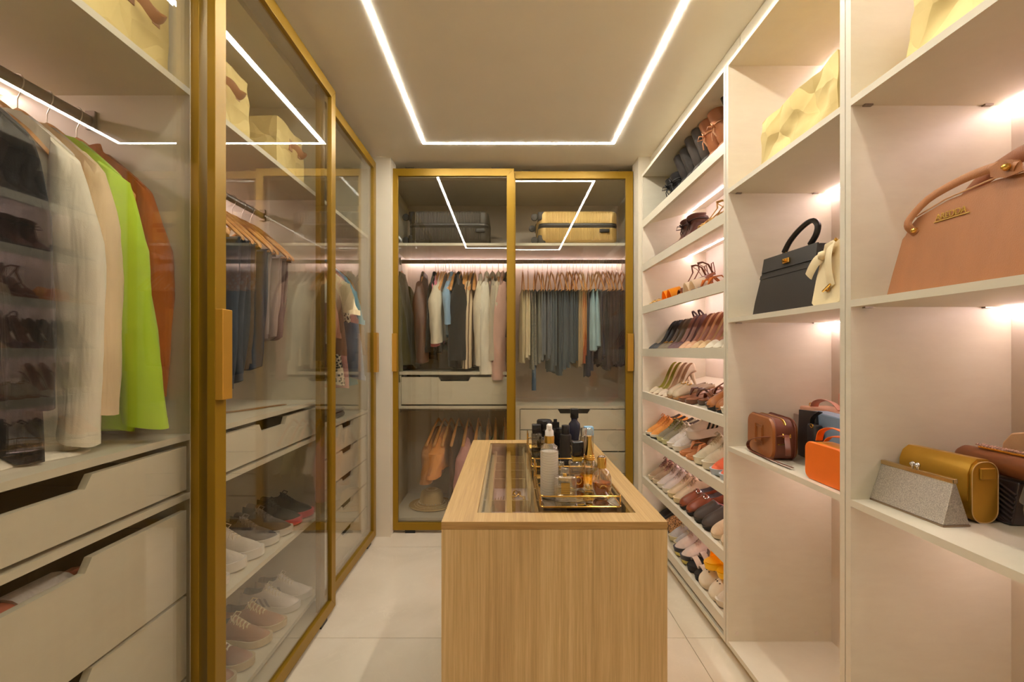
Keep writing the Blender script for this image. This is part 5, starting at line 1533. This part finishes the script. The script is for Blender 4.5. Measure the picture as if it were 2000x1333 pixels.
# gold bag
gld = M(C(204, 158, 58), .34, .6, .06, 14, .15, 500, name='gold_lame')
t = bag('gold_shoulder_bag', 'old gold metallic flap bag behind the silver clutch', 1.056, 1.138, BAGZ[2], 5)
t.scale = (1, .82, 1)
yo = [(x, z) for x, z in rrect(0, .066, 0, .14, .028, 6)]
MB().loft([[(x, y, z) for x, z in yo] for y in (-.100, -.05, 0, .05, .108)]).build('body', gld, t, smooth=40)
MB().loft([[(x + .006 * (-1 if q else 0) * (1 if x < .04 else 0), y, z + .0) for x, z in ((.062, .128), (.046, .144), (.02, .146), (.004, .134), (-.005, .112), (-.006, .05), (-.003, .05), (-.001, .11), (.008, .130), (.022, .141), (.045, .140), (.058, .126))]
           for q, y in ((0, -.094), (0, 0), (0, .110))]).build('flap', gld, t, smooth=40)
MB().tube([(.02, -.1015, .118), (.05, -.1015, .118)], .004, 8).build('strap_ring', MAT['brass'], t, smooth=True)
MB().box(.018, .056, -.106, -.1005, .100, .126).build('side_tab', gld, t, bevel=.002)
MB().tube([(x, -.1012, z) for x, z in yo], .0012, 5, closed=True).build('stitching', leather(214, 180, 120), t)
# black pleated clutch
pl = M(C(44, 38, 40), .3, 0, .08, 20, .1, 300, name='black_satin')
t = bag('black_pleated_clutch', 'black pleated satin clutch behind the gold bag', 1.137, 1.10, BAGZ[2], 0, 'clutch')
body = [[(.0 + .018 * s, y, .097 * s) for y in (-.06, .12)] + [(.075 - .015 * s, y, .097 * s) for y in (.12, -.06)] for s in (0, .5, 1)]
MB().loft(body).build('body', pl, t, bevel=.003)
for q in range(9):
    z0_ = .004 + .0105 * q
    MB().tube([(.018 * z / .097 - .0005, y, z) for y, z in ((.12, min(.095, z0_ + .020)), (.05, min(.095, z0_ + .012)), (-.01, z0_ + .002), (-.058, max(.004, z0_ - .02)))], .0034, 5).build('pleat', pl, t, smooth=True)
# brown clutch with crystals resting on the black one
t = bag('brown_crystal_clutch', 'brown satin clutch with crystal studded clasp bar', 1.150, 1.045, BAGZ[2] + .0985, -2, 'clutch')
MB().lathe([(.001, -.16), (.018, -.158), (.026, -.145), (.028, -.06), (.028, .06), (.026, .145), (.018, .158), (.001, .16)], 22).xf(Matrix.Translation((.028, 0, .0285)) @ Matrix.Rotation(R(90), 4, 'X') @ Matrix.Scale(1.0, 4)).build('body', M(C(142, 84, 48), .35, 0, .05, name='brown_satin'), t, smooth=50)
MB().box(.018, .034, -.135, .105, .056, .061).build('clasp_bar', MAT['brass'], t, bevel=.001)
cm = M(C(226, 190, 180), .1, .7, .3, 200, name='crystal')
first = None
for q in range(30):
    for row in range(3):
        y = .108 - .008 * q
        if abs(y - .02) < .022 and row == 0:
            continue
        if first is None:
            first = MB().lathe([(.0004, 0), (.0036, .001), (.0030, .0035), (.0004, .005)], 6).build('crystal', cm, t, smooth=False)
            o = first
        else:
            o = first.copy(); COL.objects.link(o); o.parent = t
        o.location = (.019 + .007 * row, y + .004 * (row % 2), .061)
# beige rounded bag at the back and black quilted bag near
t = bag('beige_rounded_bag', 'beige rounded leather bag with gold ring at the back', 1.246, 1.05, BAGZ[2] + .0, 0)
MB().loft([[(x, y, z) for y, z in [(-.12, 0), (.115, 0), (.118, .10), (.112, .165), (.092, .192), (.06, .20), (-.12, .20)]] for x in (0, .07)]).build('body', leather(222, 182, 142), t, smooth=40, bevel=.004)
MB().tube([(-.004, .03 + .018 * math.cos(a), .158 + .014 * math.sin(a)) for a in [2 * math.pi * q / 14 for q in range(14)]], .004, 6, closed=True).build('ring', MAT['brass'], t, smooth=True)
t = bag('charcoal_quilted_bag', 'charcoal leather bucket bag at the near end of the shelf', .985, .835, BAGZ[2], 0)
MB().lathe([(.001, 0), (.058, 0), (.068, .02), (.074, .08), (.070, .13), (.050, .165), (.001, .17)], 24, sy=1.25, c=(.075, 0, 0)).build('body', leather(74, 70, 66), t, smooth=50)
MB().lathe([(.0, .178), (.052, .172), (.072, .140), (.080, .098), (.076, .096)], 24, sy=1.22, c=(.075, 0, 0), cap0=False, cap1=False).build('flap', leather(84, 80, 74), t, smooth=50)
# canvas storage baskets
def canvas_box(label, x0, x1, y0, y1, z0, z1, seed, sag=.02, handle=None, amp=.012, soft=1.0):
    t = thing('canvas_basket', label, 'basket', 'beige canvas storage baskets', loc=((x0 + x1) / 2, (y0 + y1) / 2, z0), world_parts=True)
    bm = bmesh.new()
    bmesh.ops.create_cube(bm, size=1)
    bmesh.ops.subdivide_edges(bm, edges=bm.edges[:], cuts=11, use_grid_fill=True)
    cx, cy, cz = (x0 + x1) / 2, (y0 + y1) / 2, (z0 + z1) / 2
    m = MB()
    bm.verts.ensure_lookup_table()
    for v in bm.verts:
        p = Vector((cx + v.co.x * (x1 - x0), cy + v.co.y * (y1 - y0), cz + v.co.z * (z1 - z0)))
        nn = noise.noise_vector(p * 7 + Vector((seed, 0, 0))) + noise.noise_vector(p * 17 + Vector((0, seed, 0))) * .5
        crease = abs(noise.noise(p * 9 + Vector((0, 0, seed * 3))))
        a = amp * min(1.0, (p.z - z0) / .05)
        q = p + nn * a * soft - Vector((v.co.x, v.co.y, 0)) * crease * a * 2.2
        q.z = max(z0 + .0008, min(q.z, p.z + .004)) - (sag * (1 - (2 * v.co.x) ** 2) * (1 - (2 * v.co.y) ** 2) if v.co.z > .49 else 0)
        q.x = min(max(q.x, min(x0, x1)), max(x0, x1)); q.y = min(max(q.y, y0), y1)
        m.v.append(tuple(q))
    for f in bm.faces:
        m.face([v.index for v in f.verts])
    bm.free()
    m.build('cloth_body', MAT['canvas'], t, smooth=60)
    if handle:
        hx_, hy, hz = handle
        MB().tube(cat_rom([(hx_, hy - .045, hz + .03), (hx_ + .03, hy - .04, hz + .012), (hx_ + .038, hy, hz - .012), (hx_ + .03, hy + .04, hz + .012), (hx_, hy + .045, hz + .03)], 16), 1.0, 6, flat=(.013, .0022)).build('leather_handle', MAT['tan_leather'], t, smooth=60)
        for d in (-.045, .045):
            MB().box(hx_ - .004, hx_ + .003, hy + d - .014, hy + d + .014, hz, hz + .05).build('handle_tab', MAT['tan_leather'], t, bevel=.001)
    return t
canvas_box('crumpled beige canvas basket above the black handbag', .922, 1.30, 1.285, 1.68, BAGZ[0], 2.112, 1, .01, amp=.02)
canvas_box('beige canvas basket above the tan handbag', .925, 1.30, .62, 1.072, BAGZ[0], 2.21, 2, .01, amp=.018)
canvas_box('beige canvas basket with leather handle above the jackets', -1.45, -1.005, 1.0, 1.366, 2.055, 2.31, 3, .015, (-1.006, 1.27, 2.20), .006)
canvas_box('beige canvas basket nearest the camera above the jackets', -1.45, -1.005, .58, .96, 2.055, 2.31, 4, .015, None, .006)
canvas_box('beige canvas basket above the jeans, nearer of two', -1.45, -1.0, 1.44, 1.785, 2.055, 2.30, 5, .015, (-1.002, 1.66, 2.20), .008)
canvas_box('beige canvas basket above the jeans, farther of two', -1.45, -1.0, 1.995, 2.26, 2.055, 2.295, 6, .015, (-1.002, 2.17, 2.195), .008)

# ------------------------------------------------------------------ suitcases, hat, odds and ends
def suitcase(label, x0, x1, y0, y1, z0, z1, shell, trim_m, corner, band_h, handle_x):
    t = thing('suitcase', label, 'suitcase', 'hard shell suitcases on the top shelf', loc=((x0 + x1) / 2, (y0 + y1) / 2, z0), world_parts=True)
    r = .05
    def ring(z, ins, rib=.0):
        base = []
        for cx, cy, a0 in ((x1 - r, y1 - r, 0), (x0 + r, y1 - r, 90), (x0 + r, y0 + r, 180), (x1 - r, y0 + r, 270)):
            for k in range(6):
                a = R(a0 + 18 * k)
                base.append((cx + (r - ins) * math.cos(a), cy + (r - ins) * math.sin(a), math.cos(a), math.sin(a)))
        out = []
        n = len(base)
        for i in range(n):
            p, q = base[i], base[(i + 1) % n]
            d = math.hypot(q[0] - p[0], q[1] - p[1])
            steps = max(2, int(d / .0055)) if d > .1 else 2
            for s in range(steps):
                f = s / steps
                nx, ny = p[2] + (q[2] - p[2]) * f, p[3] + (q[3] - p[3]) * f
                b = rib * (1 if (s % 2 == 0) else -1) if d > .1 else 0
                out.append((p[0] + (q[0] - p[0]) * f + nx * b, p[1] + (q[1] - p[1]) * f + ny * b, z))
        return out
    zm = (z0 + z1) / 2 + .01
    rb = .0017
    zl = z0 + .012
    MB().loft([ring(zl, .02), ring(zl + .012, .004, rb), ring(zl + .03, 0, rb), ring(zm - band_h, 0, rb), ring(zm - band_h + .002, .004)]).build('lower_shell', shell, t, smooth=30)
    MB().loft([ring(zm + band_h - .002, .004), ring(zm + band_h, 0, rb), ring(z1 - .03, 0, rb), ring(z1 - .012, .006, rb), ring(z1 - .003, .018, 0), ring(z1, .035, 0)]).build('upper_shell', shell, t, smooth=30)
    MB().loft([ring(zm - band_h + .001, .003), ring(zm, -.002), ring(zm + band_h - .001, .003)]).build('zip_band', trim_m, t, smooth=30)
    MB().tube([(x0 + .06, y0 - .002, zm), (x1 - .06, y0 - .002, zm)], .003, 6).build('zip', trim_m, t, smooth=True)
    m = MB().rbox(-.035, .035, -.012, .004, -.013, .013, .011, .003)
    m.xf(Matrix.Translation((handle_x, y0 - .002, (zl + zm) / 2 + .02))); m.build('side_handle', trim_m, t, smooth=50)
    for zz in (z0 + .030, z1 - .040):
        for yy in (y0 + .02, y1 - .08):
            c = MB().rbox(x0 - .006, x0 + .05, yy - .012, yy + .066, zz - .03, zz + .034, .012, .008).build('wheel_corner', corner, t, smooth=50)
            w = MB().lathe([(.006, -.012), (.024, -.011), (.026, -.006), (.026, .006), (.024, .011), (.006, .012)], 18)
            w.xf(Matrix.Translation((x0 - .030, yy + .024, zz)) @ Matrix.Rotation(R(90), 4, 'X'))
            w.build('wheel', corner, c, smooth=40)
    return t
suitcase('black ribbed hard shell suitcase lying on the top shelf', -.72, -.14, 3.345, 3.76, 2.054, 2.295, M(C(62, 56, 48), .42, .1, .06, name='black_shell'), plastic(40, 37, 34, .45), plastic(34, 32, 30, .45), .018, -.20)
suitcase('gold ribbed hard shell suitcase lying on the top shelf', .225, .80, 3.345, 3.76, 2.054, 2.295, M(C(206, 172, 106), .38, .35, .05, name='gold_shell'), plastic(44, 40, 38, .45), plastic(60, 56, 52, .45), .018, .70)
# dark duffel on the far side shelf
t = thing('duffel_bag', 'dark duffel bag on the top shelf of the far side bay', 'bag', loc=(-1.15, 2.60, 2.056))
MB().lathe([(.001, -.21), (.08, -.21), (.10, -.19), (.105, 0), (.10, .19), (.08, .21), (.001, .21)], 22).xf(Matrix.Translation((0, 0, .105)) @ Matrix.Rotation(R(90), 4, 'X')).build('body', fabric(52, 48, 46), t, smooth=50)
for x in (-.05, .05):
    MB().tube(cat_rom([(x * 1.6, -.09, .16), (x * 1.3, -.08, .22), (x, 0, .245), (x * 1.3, .08, .22), (x * 1.6, .09, .16)], 18), .008, 6).build('carry_handle', fabric(40, 38, 36), t, smooth=True)
MB().tube([(.0, -.2, .211), (.0, .2, .211)], .004, 6).build('zip', MAT['silver'], t, smooth=True)
# straw hat
t = thing('straw_hat', 'pale straw sun hat with shell band on the wardrobe floor', 'hat', loc=(-.595, 3.60, .0665))
straw = stripes('straw', C(196, 166, 112), C(224, 200, 150), 60, 'Z', .9, .5, 1.5)
MB().lathe([(.17, .012), (.168, .016), (.13, .014), (.098, .022), (.094, .04), (.088, .085), (.078, .112), (.050, .128), (.001, .132)], 32, sy=.95, cap0=False).build('crown', straw, t, smooth=60)
MB().lathe([(.095, .0), (.13, .001), (.168, .004), (.176, .008), (.172, .016), (.13, .013), (.095, .02)], 32, sy=.95, cap0=False, cap1=False).build('brim', straw, t, smooth=60)
for q in range(28):
    a = 2 * math.pi * q / 28
    MB().lathe([(.001, -.006), (.0065, 0), (.001, .006)], 6, (.098 * math.cos(a), .093 * math.sin(a), .032)).build('band_shell', plastic(226, 210, 176, .4), t, smooth=True)
# folded stack on the far drawer unit
for k, (z, h, c, lab) in enumerate(((.8755, .030, (92, 84, 80), 'dark grey folded sweater at the bottom of the small stack'), (.9060, .028, (112, 104, 98), 'mid grey folded sweater on top of the small stack'))):
    t = thing('folded_sweater', lab, 'sweater', 'folded sweaters on the far drawer top', loc=(-1.13, 2.70, z))
    MB().rbox(-.13, .13, -.15, .15, 0, h, .03, .012).build('folds', fabric(*c), t, smooth=50)
# belt and brooch on the middle counter
t = thing('leather_belt', 'tan leather belt lying on the middle counter', 'belt', loc=(-1.15, 1.9, 1.0255), world_parts=True)
MB().tube(cat_rom([(-1.02, 2.10, 1.0285), (-1.06, 1.98, 1.0288), (-1.10, 1.86, 1.029), (-1.20, 1.74, 1.029), (-1.30, 1.62, 1.029)], 26), 1.0, 6, flat=(.0022, .018)).build('belt_strap', leather(164, 116, 60), t, smooth=50)
MB().tube([(-1.31 + .018 * math.cos(a), 1.605 + .024 * math.sin(a), 1.0295) for a in [2 * math.pi * q / 12 for q in range(12)]], .003, 6, closed=True).build('buckle', MAT['brass'], t, smooth=True)
